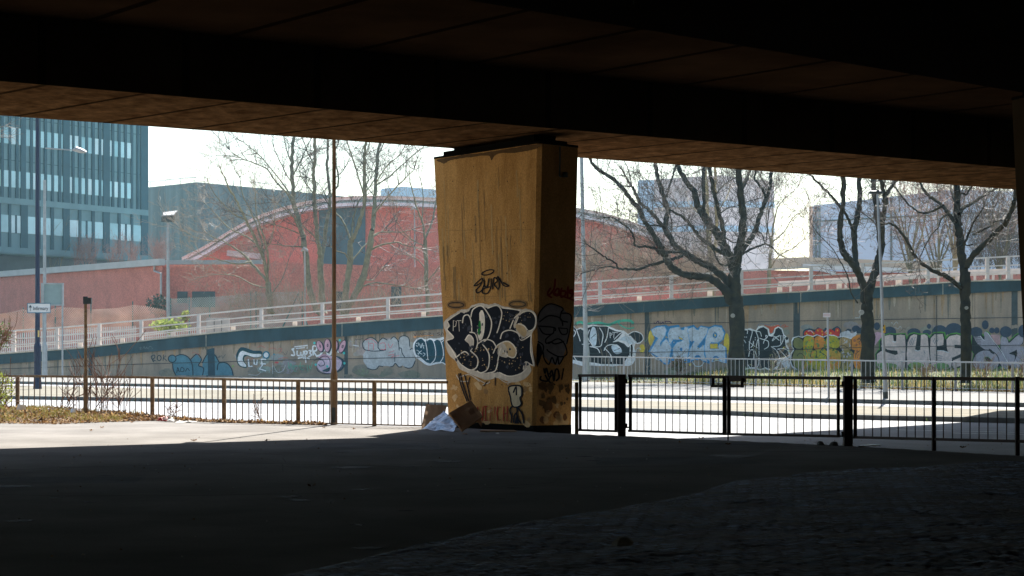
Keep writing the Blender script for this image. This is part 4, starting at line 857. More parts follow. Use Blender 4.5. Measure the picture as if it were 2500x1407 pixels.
for x0, x1 in zip(FP[1:], FP[2:]):
    for k in range(1, 11):
        x = x0 + (x1 - x0) * k / 11; b = fb_(x); t_ = ft_(x); m = MB(); m.tube([(b.x, b.y, b.z + .09), (b.x, b.y, t_.z)], .014, 4); m.build('bar', M_galv, fr)

# ------------------------------------------------------------ columns, lamps, signs
def column(name, label, cat, px, py, z, segs, mt, group=None, n=10):
    """segs: list of (height, radius)"""
    b = G(px, py, z); g = thing(name, label, cat, b, group)
    m = MB(); pts = [(b.x, b.y, b.z + h) for h, r in segs]
    m.tube(pts, [r for h, r in segs], n, True); m.build('shaft', mt, g, smooth=False); return g, b
g, b = column('lamp_column', 'brown weathered lamp column with a thick base standing at the rusty guardrail', 'lamp post', 815.5, 1037, 0, [(0, .078), (1.1, .078), (1.25, .05), (9.5, .036)], M_brownpole)
m = MB(); m.box((b.x - .005, b.y - .07, .20), (.085, .02, .36)); m.build('access_door', M_dark, g)
m = MB(); m.tube([(b.x, b.y, 9.45), (b.x, b.y + .5, 9.6)], .03, 6); m.box((b.x, b.y + .75, 9.62), (.25, .6, .12)); m.build('lantern', M_dark, g)
g, b = column('navy_column', 'tall navy blue column with a white direction sign on it', 'lamp post', 91.5, 950, ZI, [(0, .20), (.5, .165), (1.95, .165), (2.1, .115), (12.5, .085)], M_navy)
m = MB(); m.tube([(b.x, b.y, 12.4), (b.x + .3, b.y, 12.7), (b.x + 1.2, b.y, 12.8)], .05, 6); m.box((b.x + 1.5, b.y, 12.8), (.8, .3, .14)); m.build('lantern', M_navy, g)
m = MB(); p = P(94, 815, b.y - .2); m.box(p, (.06, .05, .3)); m.build('number_plate', mat('yellow_tag', (.6, .45, .15), .6, .1, 5), g)
# direction sign "Infirmary"
sg = thing('direction_sign', 'small white sign with up arrow and the word Infirmary on the navy column', 'sign', P(94, 764, b.y - .24))
dS = b.y - .26
m = MB(); a = P(67.5, 764, dS); c = P(122.5, 741, dS); m.box((a + c) / 2 + Vector((0, .02, 0)), (c.x - a.x, .03, c.z - a.z)); m.build('panel', M_white, sg)
m = MB(); th = .03
for (x0, y0, x1, y1) in ((67, 741, 123, 741), (67, 764, 123, 764), (67, 741, 67, 764), (123, 741, 123, 764)): m.bar(P(x0, y0, dS - .006), P(x1, y1, dS - .006), .02 if y0 == y1 else .02, th)
m.build('border', mat('sign_blue', (.02, .14, .22), .5, .05, 5), sg)
def text(txt, name, loc, size, mt, parent, ext=.004, sx=1.0):
    cu = bpy.data.curves.new(name, 'FONT'); cu.body = txt; cu.size = size; cu.extrude = ext; cu.align_x = 'LEFT'; cu.resolution_u = 2
    o = bpy.data.objects.new(name, cu); C.objects.link(o); o.data.materials.append(mt)
    bpy.context.view_layer.update()
    me = bpy.data.meshes.new_from_object(o.evaluated_get(bpy.context.evaluated_depsgraph_get())); bpy.data.objects.remove(o)
    for v in me.vertices: v.co = Vector((loc[0] + v.co.x * sx, loc[1] - v.co.z, loc[2] + v.co.y))
    me.materials.clear(); me.materials.append(mt)
    o = bpy.data.objects.new(name, me); C.objects.link(o)
    o.parent = parent; o.matrix_parent_inverse = parent.matrix_basis.inverted(); return o
M_ink = flat('sign_ink', (.03, .05, .08))
p = P(80.5, 757.5, dS - .012); text('Infirmary', 'lettering', p, .235, M_ink, sg, sx=.80)
m = MB(); pz = dS - .01
m.bar(P(74, 760, pz), P(74, 748, pz), .01, .035); m.face([P(70, 751, pz - .004), P(78, 751, pz - .004), P(74, 744.5, pz - .004)]); m.build('arrow', M_ink, sg)
# big street lamp behind
g, b = column('street_lamp', 'tall grey street lamp with one arm and a flat lantern, left of the view', 'street lamp', 109, 922, ZF, [(0, .17), (1.95, .16), (2.1, .11), (11.9, .085)], M_greypole, 'tall grey street lamps')
m = MB(); a = P(111, 362, b.y); c = P(180, 367, b.y); m.tube([a, c], [.05, .035], 6); m.build('arm', M_greypole, g)
m = MB(); m.tube([P(178, 367, b.y), P(186, 364.5, b.y), P(198, 368.5, b.y), P(211, 372, b.y)], [.05, .16, .15, .06], 8, True); m.build('lantern', M_galv, g)
# back of a traffic sign
g = thing('traffic_sign', 'grey back of a square traffic sign on two posts beside the navy column', 'sign', P(130, 915, 94))
m = MB(); a = P(102, 745, 94); c = P(154, 693, 94); m.box((a + c) / 2, (c.x - a.x, .03, c.z - a.z)); m.build('panel', mat('sign_back', (.24, .33, .34), .5, .08, 3), g)
m = MB()
for (x0, y0, x1, y1) in ((101, 693, 156, 693), (101, 745, 156, 745), (102, 693, 102, 745), (154, 693, 154, 745)): m.bar(P(x0, y0, 93.95), P(x1, y1, 93.95), .06, .07)
m.build('frame', M_greypole, g)
for x, yt in ((105.5, 694), (152.5, 694)):
    m = MB(); m.tube([P(x, 925, 93.8), P(x, yt, 93.8)], .045, 8); m.build('post', M_greypole, g)
# post with a small dark box at the guardrail
g, b = column('sensor_post', 'brown post with a small dark box on top among the weeds', 'post', 209, 1023, 0, [(0, .055), (1.0, .055), (1.05, .04), (2.86, .036)], M_rust)
m = MB(); p = P(214, 735, b.y - .03); m.box(p, (.19, .12, .15)); p = P(209, 729, b.y); m.box(p, (.1, .1, .09)); m.build('sensor_box', M_dark, g)
# floodlight column behind the parapet
dL = 140
g = thing('floodlight_column', 'grey column with a double floodlight head in front of the low red building', 'street lamp', P(410, 930, dL), 'lamps behind the ramp')
m = MB(); m.tube([P(410.5, 920, dL), P(410.5, 700, dL), P(410, 545, dL)], [.16, .13, .09], 8); m.build('shaft', M_greypole, g)
m = MB(); m.hexa([P(393, 542, dL), P(425, 543, dL), P(427, 536, dL + .8), P(396, 535, dL + .8), P(394, 529, dL), P(426, 528, dL), P(433, 517, dL + .8), P(398, 521, dL + .8)]); m.build('floodlight', M_dark, g)
m = MB(); m.hexa([P(398, 527.5, dL - .05), P(424, 526.5, dL - .05), P(434, 516, dL + .85), P(399, 520, dL + .85), P(398, 525.5, dL - .05), P(424, 524.5, dL - .05), P(434, 514, dL + .85), P(399, 518, dL + .85)]); m.build('cover', M_galv, g)
for px, yt, dd, lab, hd in ((744, 612, 128, 'slim grey lamp post with a small head among the bare trees left of the pier', True), (1012, 512, 150, 'slim grey lamp post against the red hall, just left of the pier', True)):
    g = thing('lamp_post', lab, 'street lamp', P(px, 900, dd), 'lamps behind the ramp')
    m = MB(); m.tube([P(px + 2, 900, dd), P(px, yt, dd)], [.09, .055], 7); m.build('shaft', M_galv, g)
    m = MB(); m.tube([P(px - 9, yt + 2, dd), P(px - 2, yt - 5, dd), P(px + 8, yt + 1, dd)], [.06, .14, .08], 7, True); m.build('lantern', M_galv, g)
g = thing('street_lamp', 'tall pale grey lamp column right of the pier, rising past the bridge edge', 'street lamp', G(1431, 932, ZF), 'tall grey street lamps')
dl = G(1431, 932, ZF).y + .4
m = MB(); m.tube([P(1432, 934, dl), P(1431.5, 860, dl), P(1430, 826, dl), P(1424, 600, dl), P(1418, 300, dl)], [.17, .165, .12, .105, .085], 10, True); m.build('shaft', M_greypole, g)
m = MB(); m.tube([P(1418, 302, dl), P(1440, 292, dl), P(1500, 290, dl)], [.06, .05, .04], 6); m.build('arm', M_greypole, g)
m = MB(); m.tube([P(1498, 290, dl), P(1508, 288, dl), P(1522, 290, dl), P(1534, 293, dl)], [.05, .16, .15, .06], 8, True); m.build('lantern', M_galv, g)
dl = G(2162, 973, ZF).y
g = thing('street_lamp', 'short grey lamp column with a flat disc head in front of the right-hand trees', 'street lamp', G(2162, 973, ZF))
m = MB(); m.tube([P(2162, 973, dl), P(2160, 893, dl), P(2158, 880, dl), P(2152, 700, dl), P(2142, 472, dl)], [.085, .08, .055, .05, .035], 9, True); m.build('shaft', M_greypole, g)
m = MB(); m.tube([P(2120, 472, dl), P(2126, 470, dl), P(2150, 470, dl), P(2156, 472, dl)], [.02, .06, .06, .02], 8, True); p = P(2143, 467, dl); m.box(p, (.09, .09, .07)); m.build('lantern', M_dark, g)
m = MB(); m.tube([P(2157.8, 813, dl - .003), P(2157, 794, dl - .003)], .062, 9); m.build('number_sticker', mat('yellow_sticker', (.55, .36, .03), .6, .08, 5), g)
m = MB(); p = P(2157, 809, dl - .07)
for k, (dx, dz) in enumerate(((-.025, .18), (-.025, .05))): m.box(p + Vector((0, 0, dz)), (.03, .006, .07))
m.build('number', M_ink, g)
m = MB(); m.tube([P(2162, 974, dl), P(2161.6, 957, dl)], .088, 9); m.build('painted_base', M_dark, g)
dl = G(2022, 970, ZF).y
g = thing('parking_sign', 'tiny white notice plate on a grey post in front of the yellow graffiti', 'sign', G(2022, 970, ZF))
m = MB(); m.tube([P(2023.5, 970, dl), P(2020.5, 765, dl)], .037, 8, True); m.build('post', M_greypole, g)
m = MB(); m.box(P(2018.5, 769.5, dl - .05), (.245, .012, .145)); m.build('panel', M_white, g)
m = MB()
for k in range(7): m.bar(P(2011 + k * 2.2, 767.5, dl - .062), P(2012.4 + k * 2.2, 767.5, dl - .062), .006, .018)
for k in range(6): m.bar(P(2011 + k * 2.6, 771.5, dl - .062), P(2012.8 + k * 2.6, 771.5, dl - .062), .006, .018)
m.build('lettering', flat('red_ink', (.4, .08, .06)), g)

# ------------------------------------------------------------ buildings
# office tower, facade receding to the right
tw = thing('office_tower', 'teal-grey office tower with dark vertical fins and bands of pale windows', 'building', P(358, 860, 197))
def tt_(px): k = (px - 1250) / F; return (50 + 180 * k) / (1 - 1.525 * k)
TN = Vector((.836, -.548, 0)); TU = Vector((.548, .836, 0))
def TP(px, z, off=0): t = tt_(px); return Vector((-50 + t, 180 + 1.525 * t, z)) + TN * off
zx = lambda v: v / 3.198
m = MB(); a, b = TP(-90, 0), TP(358, 0); m.prism([a, b, b - TN * 26, a - TN * 26], 11.2, 34); m.build('body', M_span, tw)
m = MB(); a, b = TP(-90, 0, -1.6), TP(352, 0, -1.6); m.prism([a, b, b - TN * 22, a - TN * 22], -.4, 11.2); m.build('ground_floor', M_winda, tw)
def slab(m, x0, x1, z0, z1, o0, o1):
    a, b = TP(x0, 0, o0), TP(x1, 0, o0); c, d = TP(x1, 0, o1), TP(x0, 0, o1); m.prism([a, b, c, d], z0, z1)
fu = [(-120, -100), (-60, -44), (0, 22), (62, 80), (118, 138), (157, 195), (230, 250), (278, 310), (340, 360), (396, 414), (450, 470), (487, 537), (558, 575), (608, 628), (660, 680), (712, 733), (765, 783), (800, 850), (868, 885), (917, 935), (966, 984), (1018, 1033), (1065, 1080), (1095, 1150)]
fl = [(-40, 0), (62, 80), (157, 210), (278, 310), (392, 414), (487, 537), (608, 628), (712, 733), (800, 850), (917, 935), (1018, 1033), (1097, 1150)]
for a, b in fu:
    m = MB(); slab(m, zx(a), zx(b), 16.75, 34.2, .0, .16); m.build('fin', M_fin, tw)
for a, b in fl:
    m = MB(); slab(m, zx(a), zx(b), 11.9, 16.15, 0, .16); m.build('fin', M_fin, tw)
for z0, z1 in ((16.15, 16.75), (11.3, 11.9)):
    m = MB(); slab(m, -85, 358.5, z0, z1, 0, .2); m.build('floor_band', M_span, tw)
for fz in (17.8, 22.05, 26.3, 30.5):
    for (a0, a1), (b0, b1) in zip(fu, fu[1:]):
        if b0 > 1060 or R() < .0: continue
        m = MB(); slab(m, zx(a1) + .6, zx(b0) - .4, fz, fz + 1.62, .02, .10); m.build('window', random.choice((M_glass, M_glass, M_glass2, M_glass3)), tw)
    m = MB(); slab(m, -85, 345, fz + 2.62, fz + 2.68, .01, .06); m.build('panel_seam', M_fin, tw)
for (a0, a1), (b0, b1) in zip(fl, fl[1:]):
    m = MB(); xa, xb = zx(a1) + .8, zx(b0) - .6
    slab(m, xa, xb, 13.35, 15.05, .02, .10); m.build('window', random.choice((M_glass, M_glass2, M_glass3)), tw)
    if (a0 in (608, 917, 62)): m = MB(); xm = (xa + xb) / 2; slab(m, xm - 2, xm + 2, 13.3, 15.1, .1, .15); m.build('mullion', M_fin, tw)
# roughcast grey block
def profile(name, pts, d, depth, mt, parent, ybase=900):
    """front face given by pixel outline (top edge left to right) at distance d, extruded away from the viewer"""
    m = MB(); top = [P(x, y, d if not isinstance(d, dict) else tab(d['t'], x)) for x, y in pts]
    xl, xr = pts[0][0], pts[-1][0]; kx = (xl - 1250) / F if xl > 1250 else ((xr - 1250) / F if xr < 1250 else 0); EX = Vector((depth * kx, depth, 0))
    for a, b in zip(top, top[1:]):
        A = Vector((a.x, a.y, -.4)); B = Vector((b.x, b.y, -.4)); m.face([A, B, b, a]); m.face([a, b, b + EX, a + EX])
    for e in (top[0], top[-1]):
        E = Vector((e.x, e.y, -.4)); m.face([E, e, e + EX, E + EX])
    a, b = top[0] + EX, top[-1] + EX
    m.face([Vector((a.x, a.y, -.4)), Vector((b.x, b.y, -.4)), b, a])
    return m.build(name, mt, parent)
gb = thing('grey_block', 'dark grey windowless block between the tower and the red hall', 'building', P(480, 860, 225))
profile('walls', [(330, 461), (482, 445), (700, 466), (960, 492)], {'t': [(330, 246), (482, 222), (960, 262)]}, 20, M_block, gb)
m = MB()
for (x0, y0, d0), (x1, y1, d1) in zip([(330, 448, 246), (480, 432, 223)], [(480, 432, 223), (700, 452, 241)]):
    m.tube([P(x0, y0, d0 + 1), P(x1, y1, d1 + 1)], .05, 4)
for x, y, dd in ((368, 445, 241), (405, 440, 234), (441, 436, 229), (476, 432, 224), (520, 436, 227), (570, 441, 232), (640, 448, 237)): m.tube([P(x, y, dd), P(x, y + 16, dd)], .045, 4)
m.build('roof_rail', M_greypole, gb)
# low red wing at the left
lw = thing('low_brick_wing', 'long low red brick wing with a pale sloping fascia at the left', 'building', P(200, 860, 160))
ld = {'t': [(-80, 184), (0, 173), (396, 148)]}
profile('wall', [(-80, 676), (0, 668), (396, 638)], ld, 9, M_brick, lw)
m = MB()
for a, b in (((-80, 671), (0, 664)), ((0, 664), (396, 634))):
    p = P(a[0], a[1] + 6, tab(ld['t'], a[0]) - .4); q = P(b[0], b[1] + 6, tab(ld['t'], b[0]) - .4); m.bar(p, q, .5, .52)
m.build('fascia', M_fascia, lw)
m = MB(); m.tube([P(377, 645, 148.7), P(377, 662, 148.7), P(393, 668, 147.5), P(393, 740, 147.5)], .09, 6); m.build('drainpipe', M_galv, lw)
# middle section
mw = thing('middle_brick_wing', 'flat-roofed red brick wing with small dark windows behind the chain-link fence', 'building', P(520, 860, 150))
profile('wall', [(396, 644), (700, 641), (1080, 655)], 149.5, 9, M_brick, mw)
m = MB(); m.bar(P(395, 641, 149), P(640, 640, 149), .6, .34); m.build('fascia', M_fascia2, mw)
for x0, y0, x1, y1 in ((433, 712, 458, 740), (469, 712, 525, 750), (812, 712, 840, 760), (955, 700, 980, 750)):
    m = MB(); a = P(x0, y1, 149.4); b = P(x1, y0, 149.4); m.box((a + b) / 2, (b.x - a.x, .1, b.z - a.z)); m.build('window', M_winda, mw)
# arched hall
hall = thing('arched_hall', 'large red brick hall with a curved pale roof behind the bare trees', 'building', P(900, 860, 172))
arch = smooth_pts([(444, 628), (500, 600), (560, 563), (620, 531), (700, 503), (770, 488), (850, 480), (950, 479), (1060, 483), (1200, 490), (1330, 500), (1410, 508), (1480, 522), (1560, 548), (1640, 585), (1700, 625)], False, 4)
dh = 172
profile('wall', [(x, y + 22) for x, y in arch if x > 470], dh, 30, M_brick, hall)
m = MB()
for (xa, ya), (xb, yb) in zip(arch, arch[1:]):
    for o0, o1, dd in ((0, 9, .9), (9, 16, 1.4), (16, 24, .7)):
        a, b = P(xa, ya + o0, dh - 1.2), P(xb, yb + o0, dh - 1.2); c, d_ = P(xb, yb + o1, dh - 1.2), P(xa, ya + o1, dh - 1.2)
        sh = Vector((0, dd - 1, 0)); m.face([a + sh, b + sh, c + sh, d_ + sh])
    a, b = P(xa, ya, dh - 1.6), P(xb, yb, dh - 1.6); m.face([a, b, b + Vector((0, 32, 0)), a + Vector((0, 32, 0))])
    a, b = P(xa, ya + 24, dh - 1.6), P(xb, yb + 24, dh - 1.6); m.face([a, b, b + Vector((0, 1.7, 0)), a + Vector((0, 1.7, 0))])
m.build('roof', M_roof, hall)
m = MB(); a = P(779, 657, dh - .12); b = P(892, 508, dh - .12); m.box((a + b) / 2, (b.x - a.x, .22, b.z - a.z)); m.build('cladding_panel', M_clad, hall)
m = MB(); m.bar(P(560, 620, dh - 2), P(640, 628, dh - 2), 3, .5); m.build('canopy', M_fascia, hall)
# pale far blocks
def block(name, label, pts, d, depth, mt, extra=None):
    g = thing(name, label, 'building', P(pts[0][0], 860, d if not isinstance(d, dict) else d['t'][0][1])); profile('walls', pts, d, depth, mt, g); return g
block('pale_block', 'small pale blue building top showing over the curved roof left of the pier', [(930, 465), (932, 461), (985, 456), (1063, 463), (1120, 470)], 300, 15, M_bluebox)
g = block('pale_tower_block', 'hazy pinkish tower block behind the near tree', [(1597, 438), (1760, 428), (1890, 444)], {'t': [(1597, 262), (1760, 250), (1890, 262)]}, 20, M_pink)
m = MB(); a, b = P(1560, 640, 262), P(1597, 440, 262); m.box(((a.x + b.x) / 2, 263.5, b.z / 2), (b.x - a.x, 3, b.z)); m.build('stair_tower', M_bluebox, g)
for y in (500, 560):
    m = MB(); m.bar(P(1597, y, 261.7), P(1760, y - 2, 249.7), .2, .8); m.bar(P(1760, y - 2, 249.7), P(1890, y + 1, 261.7), .2, .8); m.build('floor_band', M_bluebox, g)
bb = block('blue_shed', 'large pale blue-grey industrial shed behind the right-hand trees', [(1984, 507), (1984, 502), (2200, 478), (2330, 462), (2420, 466), (2800, 480)], 200, 30, M_bluebox)
m = MB(); a, b = P(1978, 640, 199.5), P(1984, 505, 199.5); m.box(((a.x + b.x) / 2, 199.8, b.z / 2), (.3, .5, b.z)); m.build('corner_trim', M_cream, bb)
m = MB()
for x in (1992, 2001, 2176): m.bar(P(x, 640, 199.8), P(x, tab([(1984, 505), (2200, 481)], x), 199.8), .2, .14)
m.bar(P(1984, 541, 199.85), P(2480, 515, 199.85), .12, .16); m.build('cladding_seam', M_block, bb)
lr = thing('low_red_building', 'low red brick building with a pale roof edge behind the parapet at the right', 'building', P(2050, 860, 150))
profile('wall', [(1660, 672), (1880, 660), (2300, 668), (2700, 668)], 151, 12, M_brick, lr)
m = MB(); 
for (xa, ya), (xb, yb) in (((1880, 632), (1960, 628)), ((1960, 628), (2120, 634)), ((2120, 634), (2300, 640))):
    m.hexa([P(xa, ya + 28, 150.4), P(xb, yb + 28, 150.4), P(xb, yb + 28, 160), P(xa, ya + 28, 160), P(xa, ya, 150.4), P(xb, yb, 150.4), P(xb, yb, 160), P(xa, ya, 160)])
m.build('roof_parapet', M_cream, lr)
m = MB(); m.bar(P(1985, 655, 150), P(2040, 668, 150), .2, .2); m.bar(P(1960, 650, 150), P(2200, 660, 150), .3, .35); m.build('roof_edge', M_white, lr)
# ------------------------------------------------------------ trees
def gt(v, n=3):
    return Vector((random.gauss(0, 1), random.gauss(0, 1), random.gauss(0, 1)))
def twig(mb, p, d, L, r, lev, up=.25, seg=5, wob=.28, kids=3, sides=3):
    pts = [p]; rr = [r]; d = d.normalized(); cur = p
    for i in range(seg):
        d = (d + gt(0) * wob * .55 + Vector((0, 0, up * .3))).normalized()
        cur = cur + d * (L / seg); pts.append(cur); rr.append(max(r * (1 - .8 * (i + 1) / seg), .0075))
        if lev > 0 and i >= 1:
            for _ in range(kids if i < seg - 1 else 1):
                if R() < .62:
                    s = gt(0); s = (s - d * s.dot(d)); s = s.normalized() if s.length > .01 else s
                    twig(mb, cur, d * U(.5, 1.0) + s * U(.5, 1.0), L * U(.32, .62), max(r * .5, .006), lev - 1, up, max(3, seg - 1), wob, kids, 3)
    mb.tube(pts, rr, sides)
def spawn(mb, path, rad, n, Lr, lev, up=.3, kids=2, start=.15, rtw=.02, wob=.28):
    if len(path) < 2: return
    seglen = [(b - a).length for a, b in zip(path, path[1:])]; tot = sum(seglen)
    for _ in range(n):
        t = U(start, 1) * tot; i = 0
        while i < len(seglen) - 1 and t > seglen[i]: t -= seglen[i]; i += 1
        k = min(1, t / max(seglen[i], 1e-6)); p = path[i].lerp(path[i + 1], k); d = (path[i + 1] - path[i]).normalized()
        s = gt(0); s = s - d * s.dot(d); s = s.normalized()
        twig(mb, p, d * U(.3, 1) + s * U(.5, 1.1), U(*Lr), rtw * U(.6, 1.2), lev, up, 5, wob, kids)
def limb3(px, d0, d1, r0, r1, k=5, wob=.0):
    """px: pixel path; distance drifts from d0 to d1; radii in pixels"""
    pts = smooth_pts(px, False, k); n = len(pts); out = []; rr = []
    pts = [(x + (U(-1, 1) * min(1.6, r0 * .35) if 0 < i < n - 1 else 0), y + (U(-1, 1) * min(1.6, r0 * .35) if 0 < i < n - 1 else 0)) for i, (x, y) in enumerate(pts)]
    for i, (x, y) in enumerate(pts):
        t = i / (n - 1); d = d0 + (d1 - d0) * t
        knob = 1 + .30 * noise.noise(Vector((x * .11, y * .11, d0)))
        out.append(P(x, y, d)); rr.append((r0 + (r1 - r0) * t) * knob * d / F)
    return out, rr
def tree(name, label, cat, off, d0, trunk, limbs, ntw, Lr, lev, mb_bark, mb_twig, base_px, group=None, up=.3, rtw=.02, kids=2, tipn=5, wob=.28, endtw=True):
    ox, oy, sc = off; conv = lambda s_: [(ox + a / sc, oy + b / sc) for a, b in (S(s_) if isinstance(s_, str) else s_)]
    g = thing(name, label, cat, P(base_px[0], base_px[1], d0), group)
    m = MB(); tr = [base_px] + conv(trunk[0]); pth, rr = limb3(tr, d0, d0, trunk[1], trunk[2], 4)
    rr[0] *= 1.35; rr[1] *= 1.12
    m.tube(pth, rr, 12)
    tw = MB()
    for s_, r0, r1, dd in limbs:
        pth, rr = limb3(conv(s_), d0, d0 + dd, r0, r1)
        m.tube(pth, rr, 8 if r0 > 3 else 5)
        L = sum((b - a).length for a, b in zip(pth, pth[1:]))
        spawn(tw, pth, rr, max(3, int(ntw * L)), Lr, lev, up, kids, .12, rtw, wob)
        if endtw:
            for _ in range(tipn): twig(tw, pth[-1], (pth[-1] - pth[-3]) .normalized() + gt(0) * .35, U(*Lr) * 1.2, max(rr[-1] * .6, rtw), lev, up, 5, wob, kids)
    m.build('trunk', mb_bark, g, smooth=True); o = tw.build('crown', mb_twig, g, smooth=True)
    return g
Z1 = (1400, 380, 3.909)
tree('plane_tree', 'large dark bare tree with spreading low limbs, nearest the pier on its right', 'tree', Z1, 92,
     ("1560,1900 1556,1500 1545,1400 1535,1280 1535,1150 1550,1060", 21, 14),
     [("1505,1400 1480,1340 1400,1235 1280,1170 1140,1150 1040,1130 950,1080 900,1010 860,940 830,870 780,780 720,690 660,600 610,490 540,410 460,300 380,230 260,150 190,90 160,30 120,-60", 11, 3.2, -4),
      ("1500,1250 1420,1150 1300,1060 1180,1000 1060,930 980,870 920,780 880,690 890,600 905,520 870,430 830,300 800,180 780,60 770,-60", 10, 4, 5),
      ("880,700 820,640 760,560 700,500 630,450 600,370 560,300", 5, 3.5, -2),
      ("1540,1100 1480,950 1430,850 1370,740 1290,640 1230,550 1190,480 1150,340 1080,250 1000,110 960,20", 13, 5, 3),
      ("1430,850 1430,700 1390,560 1350,400 1320,250 1300,120 1290,-20", 6, 4, -4), ("1240,570 1245,400 1235,100 1232,-40", 4.5, 4, 2),
      ("1550,1060 1580,900 1610,780 1620,600 1600,430 1585,280 1580,120 1580,-60", 12, 6, -3), ("1600,330 1650,220 1680,140 1700,40", 4.5, 3, 3),
      ("1610,900 1680,810 1740,700 1780,570 1830,440 1870,320 1890,140 1900,0", 7, 4, 4), ("1840,390 1780,290 1730,220 1740,140", 3.5, 2, -3),
      ("1600,950 1700,890 1820,850 1890,870 1940,930", 3.5, 1.5, 3), ("1560,975 1500,1020 1440,1050 1380,1010 1340,920 1300,860", 3, 1.5, -5),
      ("1420,930 1300,850 1190,760 1100,640 1020,570 940,530 860,480", 5, 2, -6), ("1030,955 960,985 880,1010 720,1050 620,1085 520,1085 440,1080 400,1030 300,970 200,900 120,840", 4.5, 1.5, -5),
      ("440,1080 330,1060 200,1090 60,1130", 2.5, 1.2, -2), ("1010,920 930,920 840,940 780,890 700,870 590,860 580,800 540,710 450,640 350,590 260,600", 4, 1.4, -6),
      ("905,520 930,600 940,700", 2, 1, 2), ("880,690 800,670 720,668", 2.5, 2, -1), ("890,390 920,280 970,130 1000,20", 3, 2, 4), ("1370,360 1440,280 1560,200", 2, 1.2, 5), ("1400,550 1480,500 1570,480 1660,440 1800,400", 2, 1.2, 5), ("1460,790 1520,830 1600,830", 2, 1.2, -2), ("1740,720 1800,750 1830,850 1850,700 1860,560", 2, 1.1, 2)],
     2.7, (.8, 2.7), 2, M_bark, M_twig, (1796, 934), up=.35, rtw=.020)
Z2 = (1940, 420, 3.909)
tree('plane_tree', 'dark bare tree forked low into two stems, behind the disc-headed lamp', 'tree', Z2, 82,
     ("695,1850 698,1500 690,1350 690,1250 690,1150 700,1090", 17, 14),
     [("690,1160 650,1060 615,980 570,900 500,820 450,720 430,600 440,450 460,300 465,50 470,-80", 10, 5, -3), ("600,960 580,850 575,700 570,560 600,430 620,280 612,60 610,-60", 9, 5, 2),
      ("715,1140 765,960 800,850 828,700 805,500 790,350 760,200 755,50 750,-60", 11, 5.5, 3), ("828,680 842,450 870,300 852,200 820,70 810,-40", 7, 4.5, -2), ("850,280 900,170 960,90 1020,0", 5, 3.5, 2),
      ("555,570 520,460 440,340 370,250 280,160 170,50 100,-20", 4, 2.2, -4), ("600,1250 540,1150 500,980 420,830 350,720 200,560 150,470", 2, .8, -3), ("760,480 700,430 640,380", 2, 1, 2)],
     1.8, (.6, 2.0), 2, M_bark, M_twig, (2121, 936), up=.3, rtw=.015)
tree('plane_tree', 'dark bare tree with one long limb sweeping left, furthest right before the wall', 'tree', Z2, 79,
     ("1632,1850 1632,1500 1628,1350 1626,1150 1632,950", 14, 12),
     [("1632,1000 1600,850 1580,650 1560,500 1550,350 1552,130 1552,-40", 11, 7, 2), ("1645,900 1700,800 1800,700 1900,600 2000,500 2060,400 2090,300 2110,200 2130,60", 8, 4.5, -4),
      ("1700,600 1780,560 1860,520 1900,480 1980,460", 3, 2, 3), ("1600,1130 1470,1010 1350,960 1250,900 1170,830 1110,740 1050,620 980,540 920,490 870,500", 6, 2.2, -4),
      ("1535,490 1470,400 1420,330 1340,270 1270,220 1210,130 1180,30", 5, 3, 3), ("1575,400 1620,340 1700,300 1800,230 1890,180 1960,140", 4.5, 2.5, 4), ("1460,400 1400,450 1370,530 1310,590 1270,660 1190,820", 2.8, 1.2, -3),
      ("1540,300 1500,200 1490,130", 3.5, 2.5, 2), ("1600,730 1650,620 1700,500 1760,400 1800,340", 3.5, 1.5, -3), ("1420,320 1300,380 1200,390 1100,320 1000,200 930,110", 3.2, 1.5, 4), ("1590,200 1640,215 1690,140", 3, 2, 0), ("1700,690 1640,700 1600,620", 2, 1, 2), ("2090,340 2160,320 2200,280", 2.5, 1.5, 1)],
     2.4, (.6, 2.2), 2, M_bark, M_twig, (2357, 936), up=.3, rtw=.015)
for x, y, d, r, nm in ((1789, 771, 91.55, 5, 'plane_tree'), (2103, 763, 81.6, 6, 'plane_tree.001'), (2359, 752, 78.7, 4, 'plane_tree.002')):
    m = MB(); c = P(x, y, d)
    m.tube([c, c + Vector((0, -.12, 0))], [r * d / F * 1.1, r * d / F], 10, True); m.build('pruning_scar', mat('cut_wood', (.34, .33, .30), .9, .2, 4), bpy.data.objects[nm])
ZL = (580, 320, 3.198)
tree('sycamore_tree', 'slender green-barked bare tree forking near the top, left of the thin brown column', 'tree', ZL, 132,
     ("612,1400 600,1350 570,1250 545,1100 530,950 515,850", 8, 7),
     [("515,850 505,800 470,680 440,560 430,400 425,200 440,40 450,-60", 7, 3.2, 2), ("500,815 440,680 380,620 300,560", 2.2, 1, -3), ("440,590 380,480 300,400 230,300 130,250 0,200 -60,150", 2.6, .9, -4), ("425,520 330,380 180,200 60,100 0,60", 2, .8, 4), ("432,350 490,240 530,150 570,70", 1.8, 1, 2),
      ("500,905 400,900 240,880", 2.2, .9, -4), ("480,800 380,760 280,730 170,690 60,650", 1.8, .8, -5), ("470,690 520,600 540,480 530,330", 1.6, .8, 3), ("424,260 380,130 360,20", 1.8, 1, 1), ("430,420 360,300 280,120 270,20", 1.6, .8, -2)],
     1.5, (.9, 2.8), 2, M_bark2, M_twig, (772, 765), 'bare trees between the ramp and the red hall', rtw=.03, up=.25)
